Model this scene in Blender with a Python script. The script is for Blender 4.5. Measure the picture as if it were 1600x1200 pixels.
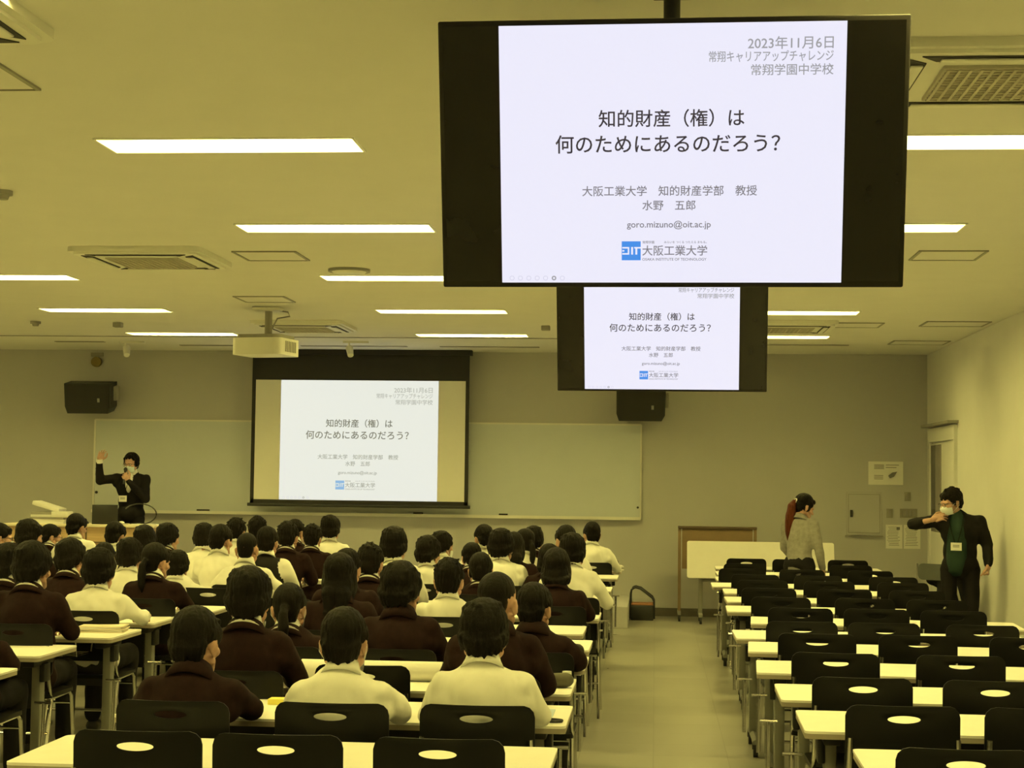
import bpy, bmesh, math, random
import numpy as np
from mathutils import Vector, Matrix, noise
random.seed(7)
for o in list(bpy.data.objects): bpy.data.objects.remove(o)
SC = bpy.context.scene
COL = SC.collection
PI = math.pi

# ------------------------------------------------------------------ camera, world, exposure
cam_data = bpy.data.cameras.new('camera')
cam = bpy.data.objects.new('camera', cam_data); COL.objects.link(cam)
cam_data.sensor_width = 36.0; cam_data.lens = 2610.74 * 36 / 1600
r_ = Vector((0.99627315, 0.08535586, 0.01241687)); u_ = Vector((-0.00755612, -0.05703576, 0.99834354)); f_ = Vector((-0.08592268, 0.99471669, 0.05617824))
cam.matrix_world = Matrix(((r_.x, u_.x, -f_.x, 0), (r_.y, u_.y, -f_.y, 0), (r_.z, u_.z, -f_.z, 1.68), (0, 0, 0, 1)))
cam_data.clip_end = 100
SC.camera = cam
world = bpy.data.worlds.new('room_world'); SC.world = world; world.use_nodes = True
world.node_tree.nodes['Background'].inputs[0].default_value = (1, .87, .3, 1)
world.node_tree.nodes['Background'].inputs[1].default_value = 0.0
SC.view_settings.view_transform = 'Standard'
try: SC.view_settings.look = 'None'
except Exception: pass
SC.view_settings.gamma = 1; SC.view_settings.use_curve_mapping = False
SC.view_settings.exposure = 0.0
LAMP_COLOR = (1.0, 0.84, 0.22); LAMP_POWER = 52.0

# ------------------------------------------------------------------ materials
def mat(name, col, rough=.6, metal=0.0, var=.06, vscale=6.0, bump=0.0, bscale=60.0, spec=.5, coat=0.0, stretch=None):
    m = bpy.data.materials.new(name); m.use_nodes = True
    nt = m.node_tree; b = nt.nodes['Principled BSDF']
    b.inputs['Roughness'].default_value = rough; b.inputs['Metallic'].default_value = metal
    b.inputs['Specular IOR Level'].default_value = spec; b.inputs['Coat Weight'].default_value = coat
    tc = nt.nodes.new('ShaderNodeTexCoord'); mp = nt.nodes.new('ShaderNodeMapping')
    nt.links.new(tc.outputs['Object'], mp.inputs[0])
    if stretch: mp.inputs['Scale'].default_value = stretch
    n = nt.nodes.new('ShaderNodeTexNoise'); n.inputs['Scale'].default_value = vscale; n.inputs['Detail'].default_value = 4
    nt.links.new(mp.outputs[0], n.inputs['Vector'])
    cr = nt.nodes.new('ShaderNodeValToRGB')
    lo = [max(0, c * (1 - var)) for c in col]; hi = [min(1, c * (1 + var)) for c in col]
    cr.color_ramp.elements[0].position = .3; cr.color_ramp.elements[1].position = .7
    cr.color_ramp.elements[0].color = (*lo, 1); cr.color_ramp.elements[1].color = (*hi, 1)
    nt.links.new(n.outputs['Fac'], cr.inputs[0]); nt.links.new(cr.outputs[0], b.inputs['Base Color'])
    if bump:
        n2 = nt.nodes.new('ShaderNodeTexNoise'); n2.inputs['Scale'].default_value = bscale; n2.inputs['Detail'].default_value = 3
        nt.links.new(mp.outputs[0], n2.inputs['Vector'])
        bp = nt.nodes.new('ShaderNodeBump'); bp.inputs['Strength'].default_value = bump; bp.inputs['Distance'].default_value = .01
        nt.links.new(n2.outputs['Fac'], bp.inputs['Height']); nt.links.new(bp.outputs[0], b.inputs['Normal'])
    return m
def emit(name, col, s):
    m = bpy.data.materials.new(name); m.use_nodes = True; nt = m.node_tree
    b = nt.nodes['Principled BSDF']; b.inputs['Base Color'].default_value = (.02, .02, .02, 1); b.inputs['Roughness'].default_value = .4
    b.inputs['Emission Color'].default_value = (*col, 1); b.inputs['Emission Strength'].default_value = s
    return m
M = dict(
 ceiling=mat('ceiling_board', (.75, .735, .70), .9, var=.015, vscale=3, bump=.08, bscale=220),
 wall=mat('wall_paint', (.75, .745, .72), .85, var=.02, vscale=2, bump=.05, bscale=150),
 wallfront=mat('wall_darker_grey', (.49, .485, .48), .85, var=.02, vscale=2, bump=.05, bscale=150),  # front wall base, darker and greyer than the other walls
 base=mat('vinyl_baseboard', (.10, .09, .07), .6),
 white=mat('white_plastic', (.78, .77, .72), .5, var=.02),
 lampwhite=mat('lamp_reflector_white', (.9, .9, .88), .5, var=.01),
 lamp=emit('lamp_tube_glow', LAMP_COLOR, LAMP_POWER),
 grey=mat('grey_plastic', (.30, .29, .26), .6),
 grille=mat('ac_grille', (.50, .47, .40), .8),
 dark=mat('dark_slot', (.03, .028, .025), .7),
 black=mat('black_plastic', (.012, .012, .012), .45, var=.1),
 blackmatte=mat('black_matte', (.016, .015, .014), .75, var=.1),
 chairblack=mat('chair_black_plastic', (.009, .009, .009), .32, spec=.14, var=.1, bump=.03, bscale=300),
 chrome=mat('chrome_tube', (.75, .74, .72), .2, metal=1.0, var=.02),
 legs=mat('grey_painted_steel', (.26, .26, .23), .45, metal=.3, var=.05),
 top=mat('cream_laminate', (.86, .84, .78), .55, var=.015, vscale=10, spec=.3),
 edge=mat('table_edge_band', (.34, .30, .24), .6),
 board=mat('whiteboard_enamel', (.60, .635, .66), .35, var=.01, spec=.4),
 alu=mat('aluminium', (.72, .71, .68), .35, metal=.7, var=.03),
 screenfab=mat('screen_fabric', (.82, .81, .76), .9, var=.01),
 bezel=mat('tv_bezel', (.018, .016, .015), .6, var=.05, spec=.2),
 tvglass=mat('tv_panel_black', (.012, .011, .011), .25, var=.05, spec=.4),
 slide=emit('slide_white', (.83, .82, .97), 1.0),
 tx_light=emit('slide_text_light_grey', (.33, .33, .36), 1.0),
 tx_faint=emit('slide_control_faint', (.60, .59, .70), 1.0),
 tx_mid=emit('slide_text_grey', (.20, .19, .22), 1.0),
 tx_dark=emit('slide_text_dark', (.035, .028, .04), 1.0),
 tx_blue=emit('slide_logo_blue', (.05, .27, .82), 1.0),
 pslide=emit('projected_slide', (.86, .88, .80), .92),  # projector's light put into the screen as emission, text colours below too
 ptx_light=emit('projected_text_light_grey', (.45, .46, .40), .95),
 ptx_mid=emit('projected_text_grey', (.38, .39, .32), .9),
 ptx_dark=emit('projected_text_dark', (.17, .17, .12), .9),
 ptx_blue=emit('projected_logo_blue', (.30, .55, .85), .85),
 hair=mat('black_hair', (.0048, .0036, .003), .5, spec=.12, var=.35, vscale=14, bump=.5, bscale=40, stretch=(9, 9, 1.2)),
 hairred=mat('dyed_red_brown_hair', (.075, .018, .008), .5, spec=.12, var=.4, vscale=14, bump=.5, bscale=40, stretch=(9, 9, 1.2)),
 skin=mat('skin', (.50, .30, .22), .55, var=.06, vscale=20, bump=.04),
 eye=mat('eye_white', (.7, .7, .68), .3), iris=mat('eye_iris', (.02, .012, .008), .2),
 lips=mat('lips', (.38, .17, .14), .5),
 shirt=mat('white_cotton_shirt', (.84, .83, .79), .85, spec=.15, var=.02, bump=.12, bscale=9),
 blazer=mat('burgundy_brown_blazer', (.0165, .0070, .0072), .9, spec=.15, var=.2, vscale=40, bump=.15, bscale=12),
 vest=mat('black_knit_vest', (.014, .013, .013), .9, spec=.15, var=.2, bump=.15, bscale=12),
 trousers=mat('dark_trousers', (.012, .011, .012), .85, spec=.15, var=.2, bump=.1, bscale=15),
 shoe=mat('black_shoes', (.01, .01, .01), .4),
 suit=mat('black_suit', (.011, .010, .010), .8, spec=.15, var=.2, bump=.12, bscale=12),
 cardigan=mat('grey_knit_cardigan', (.26, .25, .235), .9, spec=.15, var=.12, vscale=30, bump=.3, bscale=60),
 green=mat('dark_green_shirt', (.022, .045, .035), .85, spec=.15, var=.15, bump=.15, bscale=12),
 mask=mat('white_face_mask', (.82, .86, .88), .8, var=.02, bump=.1, bscale=40),
 bluegreen=mat('pale_blue_mask', (.60, .70, .70), .8, var=.02),
 paper=mat('white_paper', (.82, .81, .77), .8, var=.02),
 cream=mat('cream_paper', (.78, .70, .55), .8, var=.03),
 ink=mat('printed_ink', (.18, .17, .16), .8),
 wood=mat('light_wood_veneer', (.52, .36, .20), .5, var=.1, vscale=5, stretch=(1, 1, 14)),
 brown=mat('brown_board', (.22, .15, .085), .7, var=.08),
 browndark=mat('dark_brown_edge', (.09, .06, .035), .6),
 tread=mat('rust_tread', (.30, .13, .06), .8),
 olive=mat('olive_bell', (.26, .20, .06), .5),
 steel=mat('switch_steel', (.30, .29, .24), .5, metal=.2),
 blue=mat('pale_blue_folder', (.50, .60, .68), .5),
 yellow=mat('yellow_notes', (.85, .75, .15), .8),
 pouch=mat('grey_cloth_pouch', (.10, .095, .07), .9, var=.2, bump=.3, bscale=30),
 bag=mat('brown_black_bag', (.025, .02, .014), .8, var=.2, bump=.3, bscale=30),
 greytext=mat('grey_fabric', (.12, .13, .12), .9),
 glass=mat('dark_window_glass', (.06, .055, .05), .15), glasslight=mat('grey_window_glass', (.30, .28, .27), .2),
)
def floor_material():
    m = bpy.data.materials.new('vinyl_floor'); m.use_nodes = True; nt = m.node_tree; b = nt.nodes['Principled BSDF']
    tc = nt.nodes.new('ShaderNodeTexCoord'); br = nt.nodes.new('ShaderNodeTexBrick')
    nt.links.new(tc.outputs['Object'], br.inputs['Vector']); br.offset = 0
    br.inputs['Color1'].default_value = (.43, .42, .36, 1); br.inputs['Color2'].default_value = (.37, .36, .31, 1); br.inputs['Mortar'].default_value = (.33, .32, .28, 1)
    br.inputs['Scale'].default_value = 1.0; br.inputs['Brick Width'].default_value = .45; br.inputs['Row Height'].default_value = .45; br.inputs['Mortar Size'].default_value = .004
    n = nt.nodes.new('ShaderNodeTexNoise'); n.inputs['Scale'].default_value = 1.3; n.inputs['Detail'].default_value = 5; nt.links.new(tc.outputs['Object'], n.inputs['Vector'])
    mx = nt.nodes.new('ShaderNodeMix'); mx.data_type = 'RGBA'; mx.blend_type = 'MULTIPLY'; mx.inputs['Factor'].default_value = .35
    nt.links.new(br.outputs['Color'], mx.inputs[6]); nt.links.new(n.outputs['Fac'], mx.inputs[7]); nt.links.new(mx.outputs[2], b.inputs['Base Color'])
    rr = nt.nodes.new('ShaderNodeMapRange'); rr.inputs[3].default_value = .22; rr.inputs[4].default_value = .42
    nt.links.new(n.outputs['Fac'], rr.inputs[0]); nt.links.new(rr.outputs[0], b.inputs['Roughness'])
    return m
M['floor'] = floor_material()

# ------------------------------------------------------------------ geometry helpers
class MB:
    """collects shapes; build() links them as one mesh object"""
    def __init__(s): s.v = []; s.f = []; s.mi = []
    def add(s, V, F, mi=0, X=None):
        n = len(s.v)
        s.v += [tuple((X @ Vector(p)) if X else p) for p in V]
        s.f += [tuple(i + n for i in f) for f in F]; s.mi += [mi] * len(F); return s
    def box(s, c, d, mi=0, X=None, bev=0):
        x, y, z = d[0] / 2, d[1] / 2, d[2] / 2
        if bev:
            bm = bmesh.new(); bmesh.ops.create_cube(bm, size=1)
            for v in bm.verts: v.co = Vector((v.co.x * d[0], v.co.y * d[1], v.co.z * d[2]))
            bmesh.ops.bevel(bm, geom=bm.edges[:], offset=bev, segments=2, affect='EDGES', profile=.5)
            bm.verts.index_update()
            V = [tuple(v.co + Vector(c)) for v in bm.verts]; F = [tuple(v.index for v in f.verts) for f in bm.faces]; bm.free()
            return s.add(V, F, mi, X)
        V = [(c[0] + a * x, c[1] + b * y, c[2] + e * z) for a in (-1, 1) for b in (-1, 1) for e in (-1, 1)]
        F = [(0, 1, 3, 2), (4, 6, 7, 5), (0, 4, 5, 1), (2, 3, 7, 6), (0, 2, 6, 4), (1, 5, 7, 3)]
        return s.add(V, F, mi, X)
    def tube(s, pts, r, n=8, mi=0, X=None, r1=None):
        pts = [Vector(p) for p in pts]; V = []; F = []
        for i, p in enumerate(pts):
            t = (pts[min(i + 1, len(pts) - 1)] - pts[max(i - 1, 0)]).normalized()
            a = Vector((0, 0, 1)) if abs(t.z) < .9 else Vector((1, 0, 0))
            e1 = t.cross(a).normalized(); e2 = t.cross(e1)
            rr = r if r1 is None else r + (r1 - r) * i / (len(pts) - 1)
            V += [tuple(p + e1 * rr * math.cos(2 * PI * k / n) + e2 * rr * math.sin(2 * PI * k / n)) for k in range(n)]
        for i in range(len(pts) - 1):
            for k in range(n):
                F.append((i * n + k, i * n + (k + 1) % n, (i + 1) * n + (k + 1) % n, (i + 1) * n + k))
        F.append(tuple(range(n))[::-1]); F.append(tuple(range((len(pts) - 1) * n, len(pts) * n)))
        return s.add(V, F, mi, X)
    def cyl(s, p0, p1, r, n=16, mi=0, X=None, r1=None): return s.tube([p0, p1], r, n, mi, X, r1)
    def ell(s, c, r, n=12, m=8, mi=0, X=None, R=None):
        V, F = ell(c, r, n, m, R); return s.add(V, F, mi, X)
    def prism(s, poly, axis, a, b, mi=0, X=None):
        """poly: 2-D outline; axis 'x','y' or 'z' is the extrusion direction"""
        def P(q, t): return {'x': (t, q[0], q[1]), 'y': (q[0], t, q[1]), 'z': (q[0], q[1], t)}[axis]
        n = len(poly); V = [P(q, a) for q in poly] + [P(q, b) for q in poly]
        F = [tuple(range(n))[::-1], tuple(range(n, 2 * n))] + [(i, (i + 1) % n, n + (i + 1) % n, n + i) for i in range(n)]
        return s.add(V, F, mi, X)
    def mesh(s, name, mats, smooth=False):
        me = bpy.data.meshes.new(name); me.from_pydata(s.v, [], s.f)
        for m in mats: me.materials.append(m)
        me.polygons.foreach_set('material_index', s.mi)
        bm = bmesh.new(); bm.from_mesh(me); bmesh.ops.recalc_face_normals(bm, faces=bm.faces); bm.to_mesh(me); bm.free()
        if smooth: 
            me.polygons.foreach_set('use_smooth', [True] * len(me.polygons))
            if smooth != 'all': me.set_sharp_from_angle(angle=math.radians(40))
        me.update(); return me
    def build(s, name, mats, parent=None, smooth=True, loc=None, rz=0):
        if not isinstance(mats, (list, tuple)): mats = [mats]
        o = bpy.data.objects.new(name, s.mesh(name, mats, smooth)); COL.objects.link(o)
        if parent: o.parent = parent
        if loc: o.location = loc
        o.rotation_euler.z = rz
        return o
def ell(c, r, n=12, m=8, R=None):
    V = [Vector((0, 0, r[2]))]; F = []
    for i in range(1, m):
        th = PI * i / m
        V += [Vector((r[0] * math.sin(th) * math.cos(2 * PI * k / n), r[1] * math.sin(th) * math.sin(2 * PI * k / n), r[2] * math.cos(th))) for k in range(n)]
    V.append(Vector((0, 0, -r[2])))
    for k in range(n): F.append((0, 1 + k, 1 + (k + 1) % n))
    for i in range(m - 2):
        for k in range(n): F.append((1 + i * n + k, 1 + (i + 1) * n + k, 1 + (i + 1) * n + (k + 1) % n, 1 + i * n + (k + 1) % n))
    L = len(V) - 1; b = 1 + (m - 2) * n
    for k in range(n): F.append((L, b + (k + 1) % n, b + k))
    if R is not None: V = [R @ v for v in V]
    return [tuple(v + Vector(c)) for v in V], F
def cap(p0, p1, r0, r1=None, n=12):
    """tapered capsule"""
    r1 = r0 if r1 is None else r1
    p0 = Vector(p0); p1 = Vector(p1); t = (p1 - p0); t = t.normalized() if t.length > 1e-6 else Vector((0, 0, 1))
    a = Vector((0, 0, 1)) if abs(t.z) < .9 else Vector((1, 0, 0)); e1 = t.cross(a).normalized(); e2 = t.cross(e1)
    rings = [(p0, r0, -h) for h in (60, 30, 0)] + [(p1, r1, h) for h in (0, 30, 60)]
    V = [p0 - t * r0]
    for p, r, h in rings:
        h = math.radians(h)
        V += [p + t * r * math.sin(h) + (e1 * math.cos(2 * PI * k / n) + e2 * math.sin(2 * PI * k / n)) * r * math.cos(h) for k in range(n)]
    V.append(p1 + t * r1); F = []
    for k in range(n): F.append((0, 1 + (k + 1) % n, 1 + k))
    for i in range(5):
        for k in range(n): F.append((1 + i * n + k, 1 + i * n + (k + 1) % n, 1 + (i + 1) * n + (k + 1) % n, 1 + (i + 1) * n + k))
    L = len(V) - 1; b = 1 + 5 * n
    for k in range(n): F.append((L, b + k, b + (k + 1) % n))
    return [tuple(v) for v in V], F
def remesh(prims, voxel, it=4):
    """melt overlapping closed shapes into one continuous skin"""
    b = MB()
    for V, F in prims: b.add(V, F)
    me = b.mesh('melt', []); o = bpy.data.objects.new('melt', me); COL.objects.link(o)
    md = o.modifiers.new('r', 'REMESH'); md.mode = 'VOXEL'; md.voxel_size = voxel; md.use_smooth_shade = True
    if it: sm = o.modifiers.new('s', 'SMOOTH'); sm.factor = .5; sm.iterations = it
    dg = bpy.context.evaluated_depsgraph_get(); ev = o.evaluated_get(dg).to_mesh()
    n = len(ev.vertices); co = np.empty(n * 3); ev.vertices.foreach_get('co', co)
    F = [tuple(p.vertices) for p in ev.polygons]
    bpy.data.objects.remove(o); bpy.data.meshes.remove(me)
    return co.reshape(-1, 3), F
def xform(V, Mx):
    A = np.array(Mx); return V @ A[:3, :3].T + A[:3, 3]
def mesh_np(name, parts, mats):
    """parts: (V, F, material index or per-face list)"""
    vs = []; fs = []; mi = []; n = 0
    for V, F, k in parts:
        vs.append(np.asarray(V)); fs += [tuple(i + n for i in f) for f in F]; n += len(V)
        mi += list(k) if isinstance(k, (list, tuple)) else [k] * len(F)
    me = bpy.data.meshes.new(name); me.from_pydata(np.concatenate(vs).tolist(), [], fs)
    for m in mats: me.materials.append(m)
    me.polygons.foreach_set('material_index', mi); me.polygons.foreach_set('use_smooth', [True] * len(fs)); me.update()
    return me
def link(name, me, parent=None, loc=None, rz=0):
    o = bpy.data.objects.new(name, me); COL.objects.link(o)
    if parent: o.parent = parent
    if loc: o.location = loc
    o.rotation_euler.z = rz; return o
def tag(o, label, cat, group=None):
    o['label'] = label; o['category'] = cat
    if group: o['group'] = group
    return o
def thing(name, label, cat, loc=(0, 0, 0), rz=0, group=None):
    o = bpy.data.objects.new(name, None); COL.objects.link(o); o.location = loc; o.rotation_euler.z = rz
    o.empty_display_size = .1
    return tag(o, label, cat, group)
def struct(o, label=None):
    o['kind'] = 'structure'
    if label: o['label'] = label
    return o
def copy_thing(root, loc, rz, label, group=None):
    r = root.copy(); COL.objects.link(r); r.location = loc; r.rotation_euler.z = rz; r['label'] = label
    if group: r['group'] = group
    for ch in list(root.children):
        c = ch.copy(); COL.objects.link(c); c.parent = r
        for g in list(ch.children):
            d = g.copy(); COL.objects.link(d); d.parent = c
    return r
def rounded(w, h, r, n=5, cx=0, cy=0):
    P = []
    for sx, sy, a0 in ((1, 1, 0), (-1, 1, 90), (-1, -1, 180), (1, -1, 270)):
        for k in range(n + 1):
            a = math.radians(a0 + 90 * k / n)
            P.append((cx + sx * (w / 2 - r) + r * math.cos(a), cy + sy * (h / 2 - r) + r * math.sin(a)))
    return P

# ------------------------------------------------------------------ room shell
XL, XR, YB, YF, H = -10.6, 3.318, -4.0, 20.85, 3.254
FIX_X = [-8.57, -5.30, -2.03, 1.25]; FIX_Y = [-0.16, 2.48, 5.12, 7.76, 10.40, 13.04, 15.68, 18.32]  # leftmost column is unseen, added to brighten the left of the front wall
FW, FD = 1.245, .335
struct(MB().box(((XL + XR) / 2, (YB + YF) / 2, -.05), (XR - XL, YF - YB, .1)).build('floor', M['floor'], smooth=False))
# ceiling board with a real cut-out over every recessed light
cb = MB(); ys = [YB]
for fy in FIX_Y: ys += [fy - FD / 2, fy + FD / 2]
ys.append(YF)
for i in range(len(ys) - 1):
    if i % 2 == 0: cb.box(((XL + XR) / 2, (ys[i] + ys[i + 1]) / 2, H + .03), (XR - XL, ys[i + 1] - ys[i], .06))
    else:
        xs = [XL]
        for fx in FIX_X: xs += [fx - FW / 2, fx + FW / 2]
        xs.append(XR)
        for k in range(0, len(xs), 2): cb.box(((xs[k] + xs[k + 1]) / 2, (ys[i] + ys[i + 1]) / 2, H + .03), (xs[k + 1] - xs[k], ys[i + 1] - ys[i], .06))
struct(cb.build('ceiling', M['ceiling'], smooth=False))
struct(MB().box((XL - .05, (YB + YF) / 2, H / 2), (.1, YF - YB, H)).build('wall_left', M['wall'], smooth=False))
struct(MB().box((XR + .05, (YB + YF) / 2, H / 2), (.1, YF - YB, H)).build('wall_right', M['wall'], smooth=False))
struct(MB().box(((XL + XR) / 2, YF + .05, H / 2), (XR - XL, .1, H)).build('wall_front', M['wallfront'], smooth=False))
struct(MB().box(((XL + XR) / 2, YB - .05, H / 2), (XR - XL, .1, H)).build('wall_back', M['wall'], smooth=False))
struct(MB().box(((-.3 + XR) / 2, YF - .006, .052), (XR + .3, .012, .1)).build('baseboard_front', M['base'], smooth=False))
struct(MB().box((XR - .006, (YB + 18.7) / 2, .052), (.012, 18.7 - YB, .1)).build('baseboard_right', M['base'], smooth=False))
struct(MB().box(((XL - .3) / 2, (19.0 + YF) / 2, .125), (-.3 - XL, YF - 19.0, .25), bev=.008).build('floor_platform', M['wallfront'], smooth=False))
struct(MB().box((-5.0, 18.69, H - .004), (11, .02, .008)).build('trim_1', M['grey'], smooth=False), 'thin joint line across the ceiling near the front wall')
tb = MB()
for x0, x1, y in ((-7.2, -6.6, 19.5), (-5.8, -5.0, 19.95), (-4.3, -3.0, 19.95), (-2.6, -1.4, 19.95), (0.9, 2.2, 19.4)): tb.box(((x0 + x1) / 2, y, H - .004), (x1 - x0, .09, .008))
struct(tb.build('trim_2', M['grey'], smooth=False), 'dark linear air slots in the ceiling along the front wall')
# door on the right wall beside the front corner
d = bpy.data.objects.new('door_1', None); COL.objects.link(d); d.location = (XR, 19.65, 0); struct(d, 'sliding door with a tall narrow window in the right wall')
m = MB(); m.box((-.02, 0, 2.25), (.04, 1.72, .16)); m.box((-.02, -.83, 1.16), (.04, .06, 2.02)); m.box((-.02, .83, 1.16), (.04, .06, 2.02)); m.build('door_frame', M['wall'], d, False)
m = MB(); m.box((-.014, 0, 1.08), (.02, 1.6, 2.14)); m.build('door_leaf', M['wall'], d, False)
m = MB(); m.box((-.028, .24, 1.62), (.012, .38, 1.02)); m.build('pane', M['glasslight'], d, False)
m = MB(); m.box((-.028, .57, 1.62), (.014, .3, 1.02)); m.build('window_strip', M['glass'], d, False)
m = MB(); m.box((-.06, 0, 2.362), (.12, 1.86, .03)); m.build('door_canopy_rail', M['grey'], d, False)
m = MB(); m.box((-.03, -.62, 1.0), (.03, .03, .26), bev=.006); m.build('door_handle', M['alu'], d)

# ------------------------------------------------------------------ ceiling lights
ORD = ['first', 'second', 'third', 'fourth', 'fifth', 'sixth', 'seventh', 'eighth', 'ninth', 'tenth', 'eleventh', 'twelfth', 'thirteenth', 'fourteenth']
COLS = ['unseen leftmost column', 'left column', 'middle column', 'right column']
hs = MB(); D = .15; iw, idp = FW / 2 - .012, FD / 2 - .012
hs.box((0, 0, D), (FW, FD, .012)); hs.box((-FW / 2 + .006, 0, D / 2 - .004), (.012, FD, D + .008)); hs.box((FW / 2 - .006, 0, D / 2 - .004), (.012, FD, D + .008))
hs.box((0, -FD / 2 + .006, D / 2 - .004), (FW, .012, D + .008)); hs.box((0, FD / 2 - .006, D / 2 - .004), (FW, .012, D + .008))
ends = MB()
for s in (-1, 1): ends.box((s * (FW / 2 - .05), 0, D - .03), (.07, .2, .045))
tube_ = MB().box((0, 0, D - .035), (1.10, .24, .03), bev=.012)
proto = None
for i, fy in enumerate(FIX_Y):
    for k, fx in enumerate(FIX_X):
        j = len(FIX_Y) - i - 1
        lab = f'recessed fluorescent ceiling light in the {COLS[k]}, {ORD[j]} row out from the front wall'
        if proto is None:
            proto = thing('ceiling_light', lab, 'ceiling light', (fx, fy, H), 0, 'recessed ceiling lights')
            hs.build('housing', M['lampwhite'], proto, False); tube_.build('diffuser', M['lamp'], proto); ends.build('lamp_socket', M['lampwhite'], proto, False)
        else: copy_thing(proto, (fx, fy, H), 0, lab)

# ------------------------------------------------------------------ ceiling equipment
def cassette(x, y, label, proto=[None]):
    if proto[0] is None:
        t = thing('air_conditioner', label, 'air conditioner', (x, y, H), 0, 'ceiling cassette air conditioners'); proto[0] = t
        m = MB(); m.prism(rounded(.95, .95, .06), 'z', -.035, 0); m.prism(rounded(.88, .88, .05), 'z', -.05, -.03); m.build('panel', M['white'], t)
        m = MB(); m.box((0, 0, -.052), (.52, .52, .02))
        for q in range(13): m.box((-.24 + q * .04, 0, -.064), (.012, .5, .008)); m.box((0, -.24 + q * .04, -.064), (.5, .006, .008))
        m.build('intake_grille', M['grille'], t, False)
        for a in range(4):
            R = Matrix.Rotation(a * PI / 2, 4, 'Z')
            m = MB(); m.prism([(-.3, .33), (.3, .33), (.36, .40), (-.36, .40)], 'z', -.0545, -.045, X=R); sl = m.build('outlet_slot', M['dark'], t, False)
            m = MB(); m.box((0, .362, -.06), (.58, .045, .008), X=R @ Matrix.Translation((0, 0, 0)), bev=.003); m.build('flap', M['white'], sl)
        return t
    return copy_thing(proto[0], (x, y, H), 0, label)
cassette(-3.63, 11.72, 'white ceiling air conditioner cassette in the middle left, above the students')
cassette(-3.65, 17.1, 'white ceiling air conditioner cassette just behind the projector')
cassette(1.30, 6.4, 'white ceiling air conditioner cassette at upper right beside the near television')
cassette(1.30, 16.9, 'white ceiling air conditioner cassette beyond the far television')
cassette(-2.62, 5.28, 'white ceiling air conditioner cassette cut off at the upper left corner')
def hatch(x, y, w, dd, label, proto={}):
    k = (w, dd)
    if k not in proto:
        t = thing('ceiling_hatch', label, 'hatch', (x, y, H), 0, 'ceiling inspection hatches'); proto[k] = t
        m = MB(); m.box((0, 0, -.002), (w - .03, dd - .03, .006)); m.build('hatch_door', M['ceiling'], t, False)
        m = MB()
        for s in (-1, 1): m.box((s * (w / 2 - .008), 0, -.004), (.02, dd, .01)); m.box((0, s * (dd / 2 - .004), -.004), (w, .008, .01))
        m.build('hatch_frame', M['steel'], t, False); return t
    return copy_thing(proto[k], (x, y, H), 0, label)
hatch(-2.76, 11.74, .46, .48, 'square ceiling hatch right of the middle left air conditioner')
hatch(-3.5, 14.66, .46, .48, 'square ceiling hatch just in front of the projector bracket')
hatch(2.0, 11.68, .46, .48, 'square ceiling hatch right of the near television, below the light')
hatch(2.01, 16.9, .46, .48, 'square ceiling hatch right of the far television')
hatch(-2.76, 6.36, .46, .48, 'square ceiling hatch at the upper left edge of the photo')
hatch(2.93, 16.73, .62, .5, 'wide ceiling hatch along the right wall')
hatch(2.93, 19.0, .62, .5, 'wide ceiling hatch in the front right corner')
t = thing('ceiling_speaker', 'round white ceiling speaker left of the televisions', 'speaker', (-2.34, 12.53, H))
m = MB(); m.cyl((0, 0, 0), (0, 0, -.02), .16, 28); m.build('ring', M['grey'], t); m = MB(); m.cyl((0, 0, -.018), (0, 0, -.03), .135, 28, r1=.12); m.build('speaker_grille', M['white'], t)
def detector(x, y, lab, sq=False):
    m = MB()
    if sq: m.box((0, 0, -.025), (.09, .09, .05), bev=.008)
    else: m.cyl((0, 0, 0), (0, 0, -.025), .055, 18); m.cyl((0, 0, -.02), (0, 0, -.05), .04, 18, r1=.03)
    o = m.build('sensor_box' if sq else 'smoke_detector', M['grey'], loc=(x, y, H)); tag(o, lab, 'sensor' if sq else 'smoke detector')
detector(-3.66, 9.02, 'round smoke detector at the left edge of the ceiling')
detector(-6.47, 16.92, 'small round ceiling detector above the lecturer, far left')
detector(-5.62, 17.02, 'small square ceiling sensor between the left lights and the front wall', True)
detector(-1.14, 17.16, 'small square ceiling sensor right of the middle column lights, near the far television', True)
def spotlight(x, y, lab):
    t = thing('spotlight', lab, 'spotlight', (x, y, H))
    m = MB(); m.box((.08, 0, -.012), (.3, .04, .024)); m.build('track', M['white'], t, False)
    m = MB(); m.cyl((0, 0, -.02), (0, 0, -.09), .012, 8); m.build('stem', M['white'], t)
    m = MB(); m.cyl((-.0, .03, -.075), (.03, -.05, -.17), .045, 14, r1=.035); m.build('lamp_head', M['white'], t)
spotlight(-6.31, 19.42, 'small white spotlight on the ceiling left of the projector')
spotlight(-3.58, 19.24, 'small white spotlight on the ceiling above the projection screen')
# projector on its bracket
t = thing('projector', 'white ceiling projector hanging in front of the projection screen', 'projector', (-3.66, 15.42, H))
m = MB(); m.prism(rounded(.5, .46, .06), 'z', -.455, -.3, X=Matrix.Rotation(-.22, 4, 'Z')); m.prism(rounded(.44, .40, .06), 'z', -.30, -.265, 1, X=Matrix.Rotation(-.22, 4, 'Z')); body = m.build('body', [M['white'], M['grey']], t)
R = Matrix.Rotation(-.22, 4, 'Z'); m = MB()
for q in range(7): m.box((.252, -.1 + q * .035, -.375), (.008, .015, .1), X=R)
m.build('side_vent', M['grey'], body, False)
m = MB(); m.cyl((-.12, .22, -.37), (-.12, .27, -.37), .055, 18, X=R); m.build('lens', M['black'], body)
m = MB(); m.cyl((0.02, 0, 0), (0.02, 0, -.27), .035, 14); m.box((.02, 0, -.27), (.16, .16, .03)); m.build('bracket_pole', M['grey'], t)
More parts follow.
